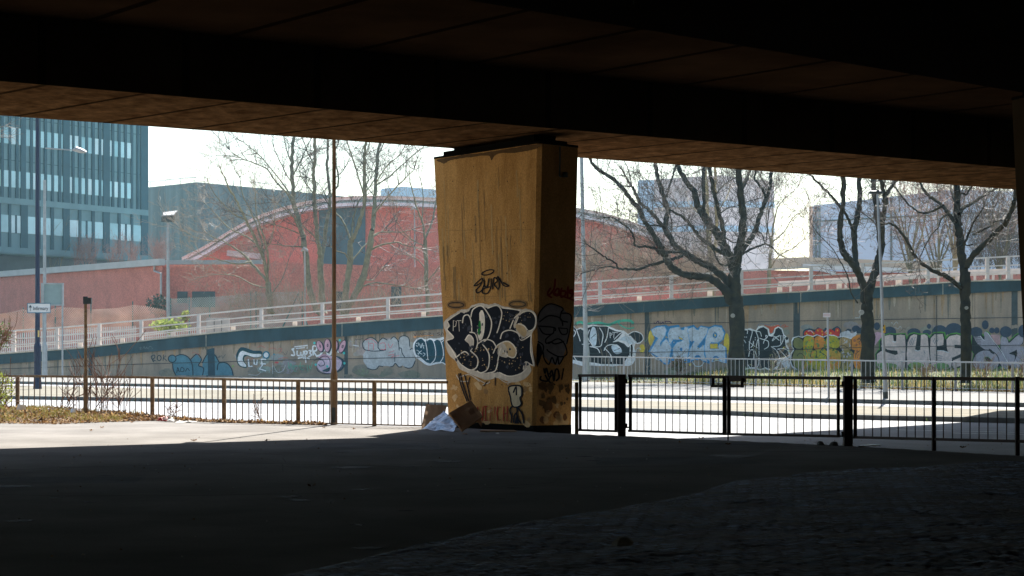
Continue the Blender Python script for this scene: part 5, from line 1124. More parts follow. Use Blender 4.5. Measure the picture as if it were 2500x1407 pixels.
tree('sycamore_tree', 'bare tree with three near-vertical pale stems, directly left of the thin brown column', 'tree', ZL, 134,
     ("668,1400 665,1330 650,1150 642,1000", 8, 7),
     [("642,1000 640,930 620,800 605,650 600,450 590,350 605,200 600,60 600,-60", 6, 3.2, -2), ("650,1060 668,930 680,850 710,650 720,500 700,300 705,80 700,-40", 5.5, 2.6, 4), ("605,830 510,740 450,680 420,640", 2, .9, -3), ("590,250 540,150 510,60", 2, 1, 2), ("715,520 790,400 760,200 790,80 800,0", 2.6, 1.6, 3), ("600,500 540,420 480,300 560,200", 1.6, .8, -3), ("712,560 660,450 600,380", 1.4, .8, 2), ("750,380 830,300 880,200", 1.4, .8, 3)],
     1.4, (.9, 2.6), 2, M_bark2, M_twig, (789, 765), 'bare trees between the ramp and the red hall', rtw=.03, up=.25)
tree('sycamore_tree', 'bare tree with a broad V fork, just right of the thin brown column', 'tree', ZL, 131,
     ("828,1420 835,1350 850,1200 880,1040 880,900 887,855", 8.5, 6.5),
     [("887,855 905,830 950,720 990,550 990,350 990,200 1000,80 1005,-20", 6, 3, -2), ("885,850 830,720 770,640 700,560", 3, 1.2, 3), ("890,840 900,700 940,560 985,500 1020,380", 2.6, 1.4, 3), ("985,500 930,320 870,130 840,50", 2.2, 1.2, -3), ("990,210 1020,150 1030,80", 2.2, 1.6, 2), ("880,1030 840,960 780,940 720,900", 2.4, 1, -3), ("890,1020 980,910 1060,830 1160,760", 2.2, 1, 4), ("1000,480 1080,350 1060,250", 1.6, .9, 3)],
     1.4, (.9, 2.6), 2, M_bark2, M_twig, (838, 765), 'bare trees between the ramp and the red hall', rtw=.03, up=.25)
tree('sycamore_tree', 'leaning bare tree with long branches reaching right towards the pier', 'tree', ZL, 129,
     ("840,1420 880,1340 930,1260 1000,1080 1030,900 1050,780", 9, 6.5),
     [("1050,780 1060,720 1070,560 1080,380 1090,200 1110,90 1120,0", 6, 3, 3), ("1060,660 1150,540 1250,430 1330,350 1380,300", 2.2, .9, -3), ("1085,420 1180,360 1300,250 1420,150 1480,100", 2.2, .9, 4), ("1050,830 1110,790 1270,790 1360,770", 2, .9, 3), ("1040,930 1120,890 1250,870 1300,890 1440,920", 2.6, 1, -4), ("960,1220 1080,1185 1280,1210 1400,1230", 2.4, .9, 3), ("1085,400 1160,280 1260,190 1340,60", 1.8, .9, -3), ("980,1160 1060,1160 1140,1060", 1.6, .8, 4), ("1075,520 1010,430 990,330", 1.5, .9, 2), ("1100,180 1150,80 1180,0", 2, 1, 2)],
     1.5, (.9, 2.8), 2, M_bark2, M_twig, (844, 765), 'bare trees between the ramp and the red hall', rtw=.03, up=.25)
tree('sycamore_tree', 'dense twiggy bare tree left of the others, in front of the sloping hall roof', 'tree', ZL, 127,
     ("262,1420 250,1300 240,1180", 8, 7),
     [("240,1190 200,1000 130,830 60,680 0,560 -80,420 -130,300", 4.5, 1.5, -4), ("240,1180 160,1090 80,1000 0,930 -120,860 -240,800", 4, 1.2, 4), ("205,1010 180,830 110,640 40,500 20,360", 3, 1, 4), ("235,1120 240,980 200,820 150,650 140,480", 3, 1, -3), ("150,880 60,820 -60,760 -180,640 -260,560", 2.5, .9, 5), ("60,690 -40,640 -160,520 -230,400", 2, .8, -3), ("100,1020 0,1040 -160,1000 -300,960", 2.2, .8, -4), ("240,1230 120,1200 -20,1130 -160,1120", 2, .8, 4), ("255,1290 350,1150 400,1000", 1.6, .8, 3), ("180,960 260,860 290,700", 1.6, .8, -3), ("-60,800 -160,860 -300,840 -420,780", 1.6, .7, 0)],
     1.5, (.9, 3.0), 2, M_bark2, M_twig2, (662, 762), 'bare trees between the ramp and the red hall', rtw=.02, up=.35)
tree('sycamore_tree', 'thin bare tree in front of the red hall, touching the pier edge on its left', 'tree', ZL, 138,
     ("1482,1420 1480,1290 1470,1080 1465,850", 5.5, 4.5),
     [("1465,850 1440,700 1400,600 1360,450 1340,340", 3, 1, -3), ("1468,830 1520,700 1540,600 1560,480", 3.2, 1.4, 3), ("1465,900 1380,860 1290,780 1240,700", 1.6, .7, -2), ("1470,1080 1400,1000 1300,960", 1.5, .7, 2), ("1475,1180 1560,1080 1620,1000", 1.6, .8, -3), ("1440,700 1450,520 1430,380", 2, .9, 2)],
     1.9, (.8, 2.2), 2, M_bark2, M_twig2, (1043, 765), 'bare trees between the ramp and the red hall', rtw=.018, up=.5)
tree('background_tree', 'yellowish bare tree with a thick pale trunk behind the large dark tree', 'tree', Z1, 128,
     ("1310,1420 1315,1250 1325,1050 1320,960", 9, 8),
     [("1320,980 1295,800 1285,650 1270,400 1262,200 1262,60", 7, 3.5, 2), ("1330,980 1360,800 1365,600 1352,350 1350,120", 6, 3, -2), ("1290,700 1200,560 1100,460", 2, 1, 3), ("1365,560 1450,420 1500,300", 2, 1, 3)],
     .8, (.9, 2.8), 2, mat('yellowish_bark', (.34, .28, .14), .9, .3, 2), M_twig2, (1735, 750), 'bare trees behind the ramp on the right', rtw=.02)  # pale yellowish base colour for this trunk
tree('background_tree', 'slender bare tree against the white sky between the tower block and the blue shed', 'tree', Z1, 122,
     ("1858,1300 1870,1100 1890,900", 5, 4),
     [("1890,900 1905,700 1920,600 1960,480 2020,400", 3, 1, -2), ("1890,900 1870,760 1840,640 1850,480", 2.4, .9, 2), ("1905,820 2000,740 2090,600 2180,540", 2, .8, 3), ("1880,1080 1960,960 2100,880 2200,800", 1.8, .8, -3), ("1920,600 1900,480 1930,330", 1.8, .8, 3), ("2000,420 2080,360 2140,300", 1.2, .7, 0)],
     1.2, (.9, 2.6), 2, M_bark2, M_twigr, (1875, 720), 'bare trees behind the ramp on the right', rtw=.015, up=.2)
for i, (bx, by, h, sp, dd, lab) in enumerate(((2222, 690, 215, 50, 124, 'bare twiggy tree in front of the blue shed, between two dark trunks'), (2290, 690, 200, 55, 128, 'bare twiggy tree close left of the furthest right trunk, before the blue shed'), (2440, 680, 215, 60, 126, 'dense bare thicket tree at the right edge before the blue shed'), (2330, 690, 235, 30, 130, 'pale-stemmed bare tree directly behind the furthest right trunk'))):
    limbs = []
    for k in range(8):
        a = (k / 7 - .5) * 2 * sp + U(-8, 8); y0 = U(0, .35) * h
        limbs.append(([(bx + a * y0 / h * .4, by - y0), (bx + a * .5 + U(-6, 6), by - y0 - (h - y0) * .4), (bx + a * .9 + U(-8, 8), by - y0 - (h - y0) * .75), (bx + a * 1.1, by - h * U(.85, 1.05))], 2.6, .8, U(-4, 4)))
    tree('background_tree', lab, 'tree', (0, 0, 1), dd, ([(bx + 1, by - 20), (bx + 2, by - h * .35)], 4.5, 3), limbs, 1.5 if i != 3 else .7, (.8, 2.4), 2, M_bark2 if i != 3 else mat('yellowish_bark', (.34, .28, .16), .9, .3, 2), M_twigr, (bx, by + 40), 'bare trees behind the ramp on the right', rtw=.016, up=.35)

# thickets: masses of twigs that read as one
def thicket(name, label, cat, boxes, mt, d, n, Lr, r=.014, up=.6, kind=None, group=None, lev=1):
    m = MB()
    for (x0, x1, top, bot, k) in boxes:
        for _ in range(int(n * k)):
            x = U(x0, x1); dd = d + U(-4, 4); yb = bot - (bot - tab(top, x)) * U(0, .75) ** 1.0
            L = U(*Lr); twig(m, P(x, yb, dd), Vector((U(-.6, .6), U(-.5, .5), 1)), L, r * U(.6, 1.3), lev, up, 5, .3, 2)
    o = m.build(name, mt, None, smooth=True); return tag(o, label, cat, group, kind)
thicket('bare_hedge', 'bare grey-brown thicket behind the parapet below the near tree', 'hedge', [(1400, 1770, [(1400, 610), (1480, 590), (1560, 600), (1640, 640), (1770, 660)], 735, 1)], M_twig2, 122, 620, (.8, 2.2), lev=2)
thicket('bare_hedge', 'bare dark thicket behind the parapet at the far right', 'hedge', [(2380, 2560, [(2380, 560), (2440, 530), (2560, 530)], 680, 1)], M_twig, 128, 420, (.8, 2.2), lev=2)
thicket('bare_shrub', 'dense olive bare shrub in front of the tower at the left edge', 'shrub', [(-40, 150, [(-40, 520), (30, 540), (90, 560), (150, 640)], 665, 1)], mat('olive_twigs', (.16, .15, .08), .8, .3, 4), 190, 330, (2.0, 4.6), r=.035, lev=2)
for x0, x1, y, lab in ((178, 238, 628, 'small pinkish bare shrub behind the low red roof, left one'), (262, 340, 615, 'pinkish bare shrub behind the low red roof, wider middle one'), (378, 408, 622, 'small pinkish bare shrub beside the floodlight head column')):
    thicket('bare_shrub', lab, 'shrub', [(x0, x1, [(x0, y + 14), ((x0 + x1) / 2, y), (x1, y + 14)], 655, 1)], M_twigr, 186, 60, (1.0, 2.4), r=.025, group='pinkish shrubs behind the low roof', lev=2)
thicket('bramble', 'sunlit tangle of brambles behind the parapet left of the pier', 'bramble', [(560, 1085, [(560, 720), (700, 725), (800, 730), (900, 735), (1085, 700)], 785, 1)], M_twig2, 124, 420, (.6, 1.8), kind='stuff')
def leaf_mass(name, label, cat, c, rad, n, size, mt, stem=None, d=None):
    g = thing(name, label, cat, c - Vector((0, 0, rad[2])))
    m = MB()
    for _ in range(n):
        v = gt(0).normalized() * (R() ** .45); k = 1 + .35 * noise.noise(v * 2.5 + c)
        p = c + Vector((v.x * rad[0], v.y * rad[1], v.z * rad[2])) * k
        if p.z < .02: continue
        a = gt(0).normalized(); b = a.cross(gt(0)).normalized(); s_ = size * U(.5, 1.3)
        m.face([p - a * s_, p - b * s_ * .45, p + a * s_, p + b * s_ * .45])
    m.build('foliage', mt, g)
    m = MB()
    for _ in range(14): twig(m, c - Vector((U(-.2, .2) * rad[0], 0, rad[2] * 1.1)), Vector((U(-.6, .6), U(-.4, .4), 1)), rad[2] * U(1.2, 2), .01 if size < .06 else .02, 1, .2, 5, .25, 2)
    m.build('stem', stem or M_weed, g); return g
leaf_mass('green_bush', 'bright yellow-green leafy bush between the chain-link fence and the parapet', 'bush', P(415, 795, 128), (1.35, .8, .55), 900, .12, mat('bush_leaves', (.27, .33, .08), .7, .4, 1.2, trans=.4))
leaf_mass('green_bush', 'small tuft of leaves rising from the bush behind the parapet', 'bush', P(452, 772, 127.6), (.32, .3, .42), 160, .1, mat('bush_leaves', (.27, .33, .08), .7, .4, 1.2, trans=.4))
leaf_mass('dark_bush', 'dark green climber on the low red wall behind the fence', 'bush', P(385, 745, 144), (.9, .3, .9), 500, .14, mat('ivy', (.05, .09, .07), .7, .4, 1.2))
leaf_mass('leafy_shrub', 'yellow-green leafy shrub cut off by the left edge at the guardrail', 'shrub', P(-6, 950, 44), (.42, .4, .5), 700, .035, M_leafy)
leaf_mass('leafy_shrub', 'upper green spray of a shrub hanging in from the left edge', 'shrub', P(-12, 822, 44), (.45, .3, .42), 420, .035, M_leafg)
m = MB()
for _ in range(5): twig(m, P(-20, 830, 44), Vector((1, U(-.3, .3), U(-.3, .35))), U(.35, .75), .006, 1, .0, 6, .25, 2)
tag(m.build('hanging_branch', M_weed), 'thin brown branches reaching in from the left edge', 'branch')
m = MB()
for _ in range(5): twig(m, P(-30, 330, 90), Vector((1, U(-.3, .3), U(-.4, .5))), U(1, 1.8), .02, 1, .0, 6, .25, 2)
tag(m.build('hanging_branch', M_twig), 'bare branch tip against the tower at the left edge', 'branch')

# ------------------------------------------------------------ chain-link and palisade fences behind the ramp
def chain(name, label, d, posts, topf, botf, x0, x1, step, mt, pm, wr=.012):
    g = thing(name, label, 'fence', P((x0 + x1) / 2, botf(x0), d)); m = MB(); hh = lambda x: botf(x) - topf(x)
    H_ = 200; x = x0 - H_
    while x < x1 + H_:
        for sgn in (1, -1):
            pts = []
            for k in range(0, 13):
                yy = k / 12; bx = x + sgn * yy * hh(x) * .8
                if x0 <= bx <= x1: pts.append(P(bx, botf(bx) - yy * hh(bx), d + .35 * noise.noise(Vector((bx * .02, yy * 2, sgn * .1)))))
            if len(pts) > 1: m.tube(pts, wr, 3)
        x += step
    m.build('wire_mesh', mt, g)
    for px, yt in posts:
        q = MB(); q.tube([P(px, botf(px) + 20, d + .1), P(px, yt, d + .1)], .05, 6, True); q.build('post', pm, g)
    return g
chain('chain_link_fence', 'sagging orange chain-link fence in front of the low red wing at the left', 140,
      [(-20, 762), (57, 751), (135, 745), (222, 742), (324, 736)], lambda x: tab([(-40, 770), (15, 765), (57, 755), (95, 768), (135, 752), (150, 750), (200, 753), (222, 756), (260, 754), (290, 752), (325, 745), (360, 748), (405, 758)], x), lambda x: 812, -40, 405, 4.2, mat('rusty_wire', (.55, .38, .30), .6, .3, .5), M_meshg, .026)
chain('chain_link_fence', 'taut grey-green chain-link fence on green posts in front of the middle wing', 138,
      [(417, 728), (462, 725), (512, 722), (612, 712), (625, 712), (738, 712)], lambda x: tab([(415, 730), (540, 724), (620, 715), (738, 712)], x), lambda x: 806, 415, 738, 4.6, mat('galvanised_wire', (.32, .36, .34), .5, .3, .5, metal=.2), M_meshg, .022)
m = MB(); m.tube([P(690, 800, 137.5), P(728, 718, 137.5), P(752, 800, 137.5)], .06, 5); tag(m.build('fence_brace', M_meshg), 'dark green A-shaped steel brace at the end of the chain-link fence', 'brace')
def palisade(x0, x1, d, tops, label):
    g = thing('palisade_fence', label, 'fence', P((x0 + x1) / 2, 850, d)); m = MB(); x = x0; n = 0
    pale = MB()
    while x < x1:
        y = tab(tops, x); a = P(x, 880, d); b = P(x, y, d); wd = .075
        pts = [(a.x - wd / 2, d), (a.x + wd / 2, d)]
        pale.mi = 0; zb, zt = max(a.z, -.2), b.z
        pale.face([(b.x - wd / 2, d, zb), (b.x + wd / 2, d, zb), (b.x + wd / 2, d, zt - .06), (b.x, d, zt), (b.x - wd / 2, d, zt - .06)])
        pale.face([(b.x + wd / 2, d, zb), (b.x + wd / 2, d + .03, zb), (b.x + wd / 2, d + .03, zt - .06), (b.x + wd / 2, d, zt - .06)])
        x += 5.2
    o = pale.build('pale', M_pal, g); o['kind'] = 'stuff'
    for k in (.12, .72):
        m = MB()
        for a in range(int(x0), int(x1), 20): m.bar(P(a, tab(tops, a) + 8 + 50 * k, d + .06), P(min(a + 20, x1), tab(tops, min(a + 20, x1)) + 8 + 50 * k, d + .06), .05, .07)
        m.build('rail', M_pal, g)
palisade(-60, 335, 134.5, [(-60, 822), (60, 812), (200, 800), (335, 795)], 'pale steel palisade fence behind the lower end of the parapet')
palisade(345, 560, 131, [(345, 812), (400, 808), (560, 793)], 'pale steel palisade fence behind the green bush')
g = thing('utility_cabinet', 'pale grey cabinet panels behind the parapet, right of the green bush', 'cabinet', P(560, 800, 130))
m = MB(); a = P(505, 815, 130); b = P(560, 776, 130); m.box((a + b) / 2, (b.x - a.x, .5, b.z - a.z)); m.build('body', M_galv, g)
m = MB()
for x in (523, 541): m.box(P(x, 795, 129.72), (.04, .03, .9))
m.build('door_gap', M_dark, g)

# ------------------------------------------------------------ verge, grass, weeds
def verge_z(x, t): return ZF + .004 + t * tab([(1400, .02), (1600, .1), (1760, .5), (2100, .55), (2500, .5), (2800, .5)], x)
def vpos(x, t):
    a = fb_(x) + Vector((0, .35, 0)); b = GX(x, dW(x) - .05, ZF); p = a.lerp(b, t); return Vector((p.x, p.y, verge_z(x, t)))
m = MB()
for x in range(1400, 2800, 25):
    for j in range(8): m.face([vpos(x, j / 8), vpos(x + 25, j / 8), vpos(x + 25, (j + 1) / 8), vpos(x, (j + 1) / 8)])
struct('grass_verge', m, mat('verge_soil', (.10, .13, .045), .95, .45, .6, col2=(.10, .075, .04)))
m = MB(); m2 = MB()
for _ in range(15000):
    x = U(1640, 2760) if R() < .93 else U(1430, 1700); t = R() ** 1.7; p = vpos(x, t)
    dens = noise.noise(Vector((p.x * .5, p.y * .25, 3)))
    if R() > .75 + dens: continue
    h = U(.08, .30) * (1 + .8 * dens) * (1 if x > 1700 else .5); l = Vector((U(-.1, .1), U(-.1, .1), h)); wv = Vector((U(.006, .014), U(-.01, .01), 0))
    (m2 if R() < .28 + (.25 if t < .15 else 0) else m).face([p - wv, p + wv, p + l * .6 + wv * .8, p + l * 1.1 + Vector((U(-.08, .08), 0, 0)), p + l * .6 - wv * .8])
tag(m.build('verge_grass', M_grass), 'green grass growing on the verge below the graffiti wall', 'grass', kind='stuff')
tag(m2.build('dry_grass', M_dry), 'straw-coloured dead grass along the verge edge', 'grass', kind='stuff')
# small weeds along the kerbs
m = MB()
for _ in range(900):
    tb, z0 = ((KERB1, ZR), (KERB2, ZI)) [R() < .5]; x = U(100, 2500)
    if noise.noise(Vector((x * .02, z0 * 10, 1))) < .12: continue
    p = G(x, tab(tb, x), z0) + Vector((0, U(-.08, .0), .0)); h = U(.03, .13); q = Vector((U(-.06, .06), U(-.05, .05), h)); wv = Vector((.012, 0, 0)); m.face([p - wv, p + wv, p + q])
tag(m.build('kerb_weeds', M_leafg), 'small green weeds growing in the gutter along the kerbs', 'weeds', kind='stuff')
# debris along the foot of the far guardrail
m = MB()
for _ in range(900):
    x = U(1400, 2700); p = fb_(x) + Vector((0, U(-.5, .6), .02)); s_ = U(.02, .07); a = gt(0).normalized() * s_; b = a.cross(gt(0)).normalized() * s_ * .6; p.z += abs(a.z)
    m.mi = 0 if R() < .88 else 1; m.face([p - a, p - b, p + a, p + b])
tag(m.build('debris', [M_litter, M_paper]), 'line of dead leaves and scraps along the far guardrail', 'debris', kind='stuff')
def plant(name, label, cat, base_, h, n, mt, r=.012, spread=.5, lev=2, up=.3, leaves=None, lsize=.06, group=None):
    g = thing(name, label, cat, base_, group); m = MB(); tips = []
    for _ in range(n):
        d_ = Vector((U(-spread, spread), U(-spread, spread) * .6, 1)); twig(m, base_ + Vector((U(-.1, .1), U(-.1, .1), 0)), d_, h * U(.6, 1.05), r * U(.6, 1.2), lev, up, 7, .2, 2)
    m.build('stem', mt, g)
    if leaves:
        q = MB()
        for v in random.sample(m.v, min(len(m.v), leaves)):
            p = Vector(v); a = gt(0).normalized() * lsize; b = a.cross(gt(0)).normalized() * lsize * .5; q.face([p - a, p - b, p + a, p + b])
        q.build('foliage', M_leafy if leaves < 500 else M_leafg, g)
    return g
plant('sapling', 'thin pale sapling in front of the wall, between the black and the silver graffiti', 'sapling', vpos(1573, .6), 3.6, 2, M_twig2, .02, .25, 1, .5)
plant('sapling', 'sprawling thin bare stems in front of the black graffiti right of the pier', 'sapling', vpos(1490, .5), 3.2, 4, M_twig2, .013, .4, 0, .2)
g = plant('weed_shrub', 'sunlit twiggy shrub in front of the black graffiti by the near tree', 'shrub', vpos(1878, .2), 1.7, 7, M_twig2, .012, .6, 1, .1, leaves=80, lsize=.05)
for x, h, lab in ((2405, 1.0, 'reddish bramble clump by the foot of the furthest right trunk'), (1960, .4, 'low straw-coloured weed below the yellow graffiti'), (2260, .8, 'low weed clump below the beige letters'), (2490, 1.1, 'dark weed clump at the right edge before the wall')):
    plant('weed_clump', lab, 'weed', vpos(x, .35), h, 12, M_weed, .01, .8, 1, .1, leaves=60, lsize=.035, group='weeds on the verge')
plant('low_shrub', 'small dark green weed growing up the wall foot below the silver letters', 'weed', vpos(1655, .8), 1.0, 10, M_weed, .01, .5, 2, .2, leaves=500, lsize=.05)
# dry weed stems at the guardrail, left
for x, h, n, lab in ((232, 1.1, 4, 'tall dry reddish weed stems right of the sensor post'), (258, 1.9, 6, 'tallest clump of dry arching weed stems at the guardrail'), (300, 1.0, 4, 'dry weed stems leaning right, furthest from the sensor post'), (150, 1.3, 3, 'thin dry weed stem beside the sensor post, left of it'), (20, .7, 4, 'low dry weed stems at the left edge before the guardrail'), (182, .9, 3, 'short dry weed stems touching the sensor post'), (425, .35, 3, 'tiny dry stems under the guardrail near the litter'), (648, .55, 2, 'two thin dry stems crossing the guardrail bars')):
    b = base(x) - Vector((0, .12, 0)); plant('dry_weed', lab, 'weed', b, h, n, M_weed, .006, .38, 1, .12, group='dry weeds along the rusty guardrail')
# leaf litter on the left
m = MB(); mg = MB(); mm = MB()
def dep(px): return tab([(-200, 5.4), (60, 5.2), (250, 4.4), (330, 2.6), (400, 1.2), (480, .5), (800, .22)], px)
def mz(px, f_):
    """height of the leaf mound: f_ = 0 at the railing, 1 at its front edge"""
    p = base(px); hgt = tab([(-200, .22), (60, .19), (250, .15), (340, .09), (420, .02), (500, 0.0), (800, 0)], px)
    return max(0.0, hgt * (1 - max(0, f_) ** 1.6) * (1 + .45 * noise.noise(Vector((p.x * 1.3, f_ * 2.5, 2)))))
for px in range(-200, 500, 12):
    for j in range(-2, 10):
        q = []
        for (xx, jj) in ((px, j), (px + 12, j), (px + 12, j + 1), (px, j + 1)):
            b = base(xx); q.append(Vector((b.x, b.y - dep(xx) * jj / 10, mz(xx, jj / 10) - .012 if jj > -2 else -.05)))
        mm.face(q)
struct('leafy_bank', mm, mat('leaf_mould', (.12, .075, .035), .95, .5, 2, col2=(.05, .035, .02)))
for _ in range(7500):
    px = U(-60, 480) if R() < .86 else U(480, 800)
    f_ = R() ** .8 * 1.05; b = base(px); p = b - Vector((0, f_ * dep(px), 0)); p.z = mz(px, f_) + U(0, .03)
    s_ = U(.022, .06); a = (gt(0) * Vector((1, 1, .8))).normalized() * s_; q = a.cross(Vector((U(-.8, .8), U(-.8, .8), 1))).normalized() * s_ * .6
    p.z += abs(a.z) * .6; m.mi = 1 if R() < .3 else 0; m.face([p - a, p - q, p + a + Vector((0, 0, .01)), p + q])
tag(m.build('leaf_litter', [M_litter, mat('tan_leaves', (.42, .27, .12), .8, .4, 6, trans=.3)]), 'brown dead leaves heaped along the foot of the rusty guardrail', 'dead leaves', kind='stuff')
for _ in range(3000):
    px = U(-60, 345); f_ = R(); b = base(px); p = b - Vector((0, f_ * dep(px), 0)); p.z = mz(px, f_)
    if noise.noise(Vector((p.x * .9, p.y * .6, 5))) < -.08 + .0006 * px: continue
    h = U(.04, .16); wv = Vector((.009, 0, 0)); mg.face([p - wv, p + wv, p + Vector((U(-.06, .06), U(-.03, .03), h))])
tag(mg.build('grass_tufts', mat('mossy_grass', (.22, .19, .05), .8, .4, 2, trans=.3)), 'short yellow-green grass among the leaves at the left', 'grass', kind='stuff')
# single leaves on the tarmac
for k, (px, py) in enumerate(((222, 1053), (248, 1046), (473, 1078), (864, 1049), (791, 1046), (322, 1033), (650, 1078), (760, 1190), (1778, 1087), (1660, 1082), (1712, 1073), (2350, 1095))):
    p = G(px, py); m = MB()
    for a in range(4):
        t = a * 1.7 + k; s_ = U(.04, .075); v = Vector((math.cos(t), math.sin(t), 0)); n_ = Vector((-v.y, v.x, 0))
        m.face([p + Vector((0, 0, .006)), p + v * s_ * .6 + n_ * s_ * .35 + Vector((0, 0, .03)), p + v * s_ + Vector((0, 0, .045)), p + v * s_ * .6 - n_ * s_ * .35 + Vector((0, 0, .02))])
    tag(m.build('fallen_leaf', M_litter), ('curled brown leaf lying on the ' + ('sunlit' if py < 1079 and px < 1000 else 'shaded') + ' tarmac'), 'leaf', 'single fallen leaves on the tarmac')
# rubble lumps by the gate post
for px, py, s_, lab in ((2003, 1087, .075, 'dark lump of rubble left of the right gate post, further one'), (2036, 1088, .095, 'dark lump of rubble close to the right gate post')):
    p = G(px, py); m = MB(); n_ = 9
    rings = [[p + Vector((math.cos(a) * s_ * r_ * U(.8, 1.2), math.sin(a) * s_ * r_, z_)) for a in [i * 2 * math.pi / n_ for i in range(n_)]] for r_, z_ in ((1, 0), (.85, .03), (.5, .06), (.1, .07))]
    for a, b in zip(rings, rings[1:]):
        for i in range(n_): m.face([a[i], a[(i + 1) % n_], b[(i + 1) % n_], b[i]])
    tag(m.build('rubble_lump', M_kerb), lab, 'rubble')
m = MB()
for _ in range(260):
    x = U(-9, 8.5); y = U(14, 34.5)
    if y > outer(x) + 1 or (x > -2 and y < edge_y(x) + .1): continue
    s_ = U(.006, .016); p = Vector((x, y, .004)); m.mi = 0 if R() < .6 else 1
    m.face([p + Vector((-s_, -s_ * .6, 0)), p + Vector((s_, -s_ * .5, 0)), p + Vector((s_ * .8, s_, 0)), p + Vector((-s_ * .3, s_ * .7, s_ * 1.2))])
tag(m.build('grit', [M_litter, M_paper]), 'grit, crumbs of leaf and tiny scraps scattered over the shaded tarmac', 'grit', kind='stuff')
# wrapper and paper at the guardrail
def sheet(name, label, cat, pts, mt, nx=10, ny=6, amp=.02, seed=0, thick=.006, holes=None):
    """crumpled sheet from four corner points (a,b,c,d)"""
    a, b, c, d_ = [Vector(p) for p in pts]; m = MB(); nrm = (b - a).cross(d_ - a).normalized(); g = {}
    for s_ in (0, 1):
        for i in range(nx + 1):
            for j in range(ny + 1):
                u, v = i / nx, j / ny; p = a.lerp(b, u).lerp(d_.lerp(c, u), v); p = p + nrm * (amp * noise.noise(Vector((u * 4 + seed, v * 4, seed))) + thick * s_)
                p.z = max(p.z, .004 + thick * s_); g[(s_, i, j)] = len(m.v); m.v.append(tuple(p))
    for i in range(nx):
        for j in range(ny):
            if holes and (i, j) in holes: continue
            for s_ in (0, 1):
                f = (g[(s_, i, j)], g[(s_, i + 1, j)], g[(s_, i + 1, j + 1)], g[(s_, i, j + 1)]); m.f.append(f if s_ else f[::-1]); m.m.append(0)
    per = [(i, 0) for i in range(nx)] + [(nx, j) for j in range(ny)] + [(i, ny) for i in range(nx, 0, -1)] + [(0, j) for j in range(ny, 0, -1)]
    for p, q in zip(per, per[1:] + per[:1]): m.f.append((g[(0, *p)], g[(0, *q)], g[(1, *q)], g[(1, *p)])); m.m.append(0)
    return tag(m.build(name, mt), label, cat)
dP = 42.3
sheet('red_wrapper', 'crumpled red and dark wrapper under the rusty guardrail', 'litter', [P(385, 1027, dP), P(408, 1029, dP - .2), P(410, 1017, dP), P(388, 1020, dP)], M_red, amp=.09, seed=2)
sheet('paper_bag', 'crumpled pale paper bag beside the red wrapper', 'litter', [P(398, 1029, dP - .1), P(432, 1029, dP - .3), P(424, 1021, dP), P(404, 1014, dP)], M_paper, amp=.08, seed=5)
sheet('paper_sheet', 'flattened pale paper sheet lying on the kerb right of the paper bag', 'litter', [G(428, 1033), G(478, 1032), G(485, 1028), G(436, 1027)], M_paper, amp=.05, seed=7)
sheet('paper_scrap', 'small white scrap among the leaves left of the sensor post', 'litter', [P(172, 1008, 42.5), P(186, 1008, 42.5), P(185, 997, 42.4), P(173, 999, 42.6)], M_white, 4, 4, .05, 9)
sheet('paper_scrap', 'small white scrap among the leaves near the left edge', 'litter', [P(40, 1001, 43.5), P(64, 1001, 43.5), P(60, 989, 43.4), P(44, 987, 43.5)], M_white, 4, 4, .05, 11)
# cardboard by the pier
sheet('cardboard_sheet', 'pale cardboard sheet with small holes leaning against the guardrail left of the pier', 'cardboard', [P(1029, 1047, 38.3), P(1078, 1046, 38.2), P(1091, 991, 38.7), P(1040, 987.5, 38.8)], M_card2, 14, 14, .01, 3, holes={(5, 3), (7, 5), (9, 3), (8, 2)})
sheet('foil_sheet', 'silver foil-faced insulation sheet lying at the foot of the pier', 'insulation sheet', [P(1031, 1048.5, 37.6), P(1108, 1054.5, 36.9), P(1118, 1034, 37.3), P(1084, 1004, 38.0)], M_foil, 12, 12, .05, 4)
sheet('cardboard_sheet', 'brown cardboard box panel tilted on its corner against the graffiti pier', 'cardboard', [P(1096, 1012, 36.9), P(1128, 1055.5, 36.6), P(1178, 1020, 36.9), P(1149, 981, 37.3)], M_card, 8, 8, .02, 6, thick=.04)
sheet('cardboard_strip', 'thin cardboard strip lying on the ground under the tilted panel', 'cardboard', [P(1158, 1020, 37), P(1175, 1043, 36.9), P(1177, 1036, 37.1), P(1172, 1018, 37.2)], M_card, 4, 4, .01, 8)
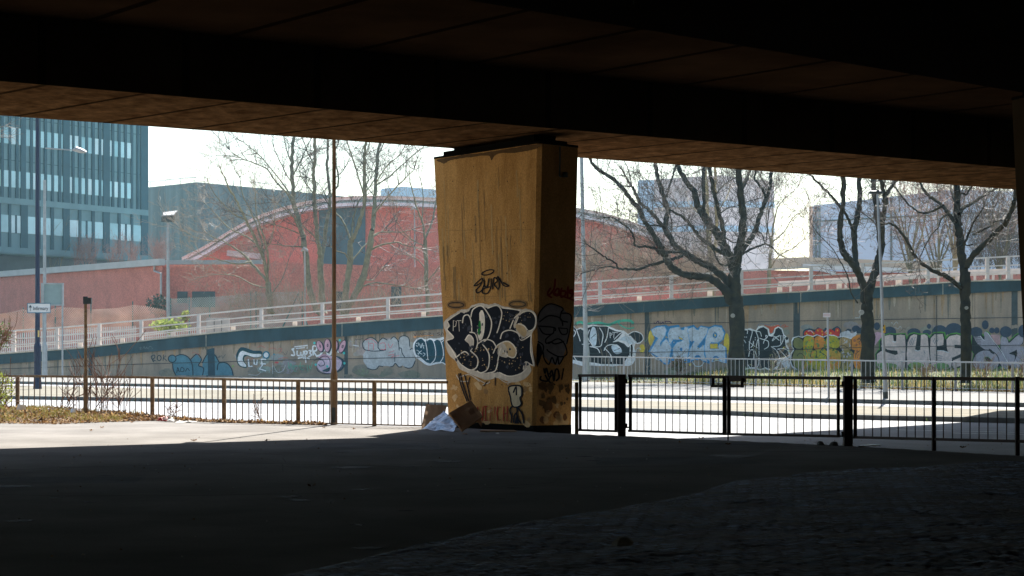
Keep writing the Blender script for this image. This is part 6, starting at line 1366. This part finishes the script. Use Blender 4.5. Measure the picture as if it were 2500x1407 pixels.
sheet('cardboard_strip', 'flat pale strip of board lying along the foot of the pier', 'cardboard', [G(1172, 1054.5), G(1262, 1055.5), G(1255, 1053), G(1175, 1052)], M_card2, 6, 3, .01, 12, thick=.02)
sheet('cardboard_strip', 'pale strip of board in the gap right of the gate post', 'cardboard', [G(2097, 1092.5), G(2150, 1089.5), G(2146, 1088), G(2100, 1090.5)], M_white, 6, 3, .01, 13, thick=.02)
for k, (px, py, w_, lab) in enumerate(((1010, 1056, 10, 'tiny torn cardboard scrap left of the foil sheet'), (1128, 1061, 14, 'tiny torn cardboard scrap in front of the tilted panel'), (1210, 1060, 9, 'tiny pale scrap in front of the pier foot'))):
    sheet('paper_scrap', lab, 'litter', [G(px, py), G(px + w_, py + .6), G(px + w_ * .8, py - 1.8), G(px + w_ * .2, py - 1.5)], (M_card2, M_card, M_paper)[k], 3, 3, .03, 20 + k)
# stone on the setts
p = Vector((.85, 14.2, .11)); m = MB(); n_ = 9
rings = [[p + Vector((math.cos(a) * .075 * r_ * U(.8, 1.25), math.sin(a) * .06 * r_, z_)) for a in [i * 2 * math.pi / n_ for i in range(n_)]] for r_, z_ in ((1, 0), (1, .03), (.6, .06), (.1, .07))]
for a, b in zip(rings, rings[1:]):
    for i in range(n_): m.face([a[i], a[(i + 1) % n_], b[(i + 1) % n_], b[i]])
tag(m.build('loose_stone', mat('pale_stone', (.3, .29, .27), .9, .3, 9)), 'loose pale stone lying on the setts in the foreground', 'stone')

# ------------------------------------------------------------ hazy air
m = MB(); m.hexa([(-320, -110, -1.5), (320, -110, -1.5), (320, 500, -1.5), (-320, 500, -1.5), (-320, -110, 38), (320, -110, 38), (320, 500, 38), (-320, 500, 38)])
hz = bpy.data.materials.new("haze"); hz.use_nodes = True; n = hz.node_tree; n.nodes.remove(n.nodes['Principled BSDF'])
pv = n.nodes.new('ShaderNodeVolumePrincipled'); pv.inputs['Color'].default_value = (.5, .85, 1, 1); pv.inputs['Density'].default_value = .00029; pv.inputs['Anisotropy'].default_value = .3
n.links.new(pv.outputs[0], n.nodes['Material Output'].inputs['Volume'])
o = m.build('haze', hz); tag(o, kind='stuff')
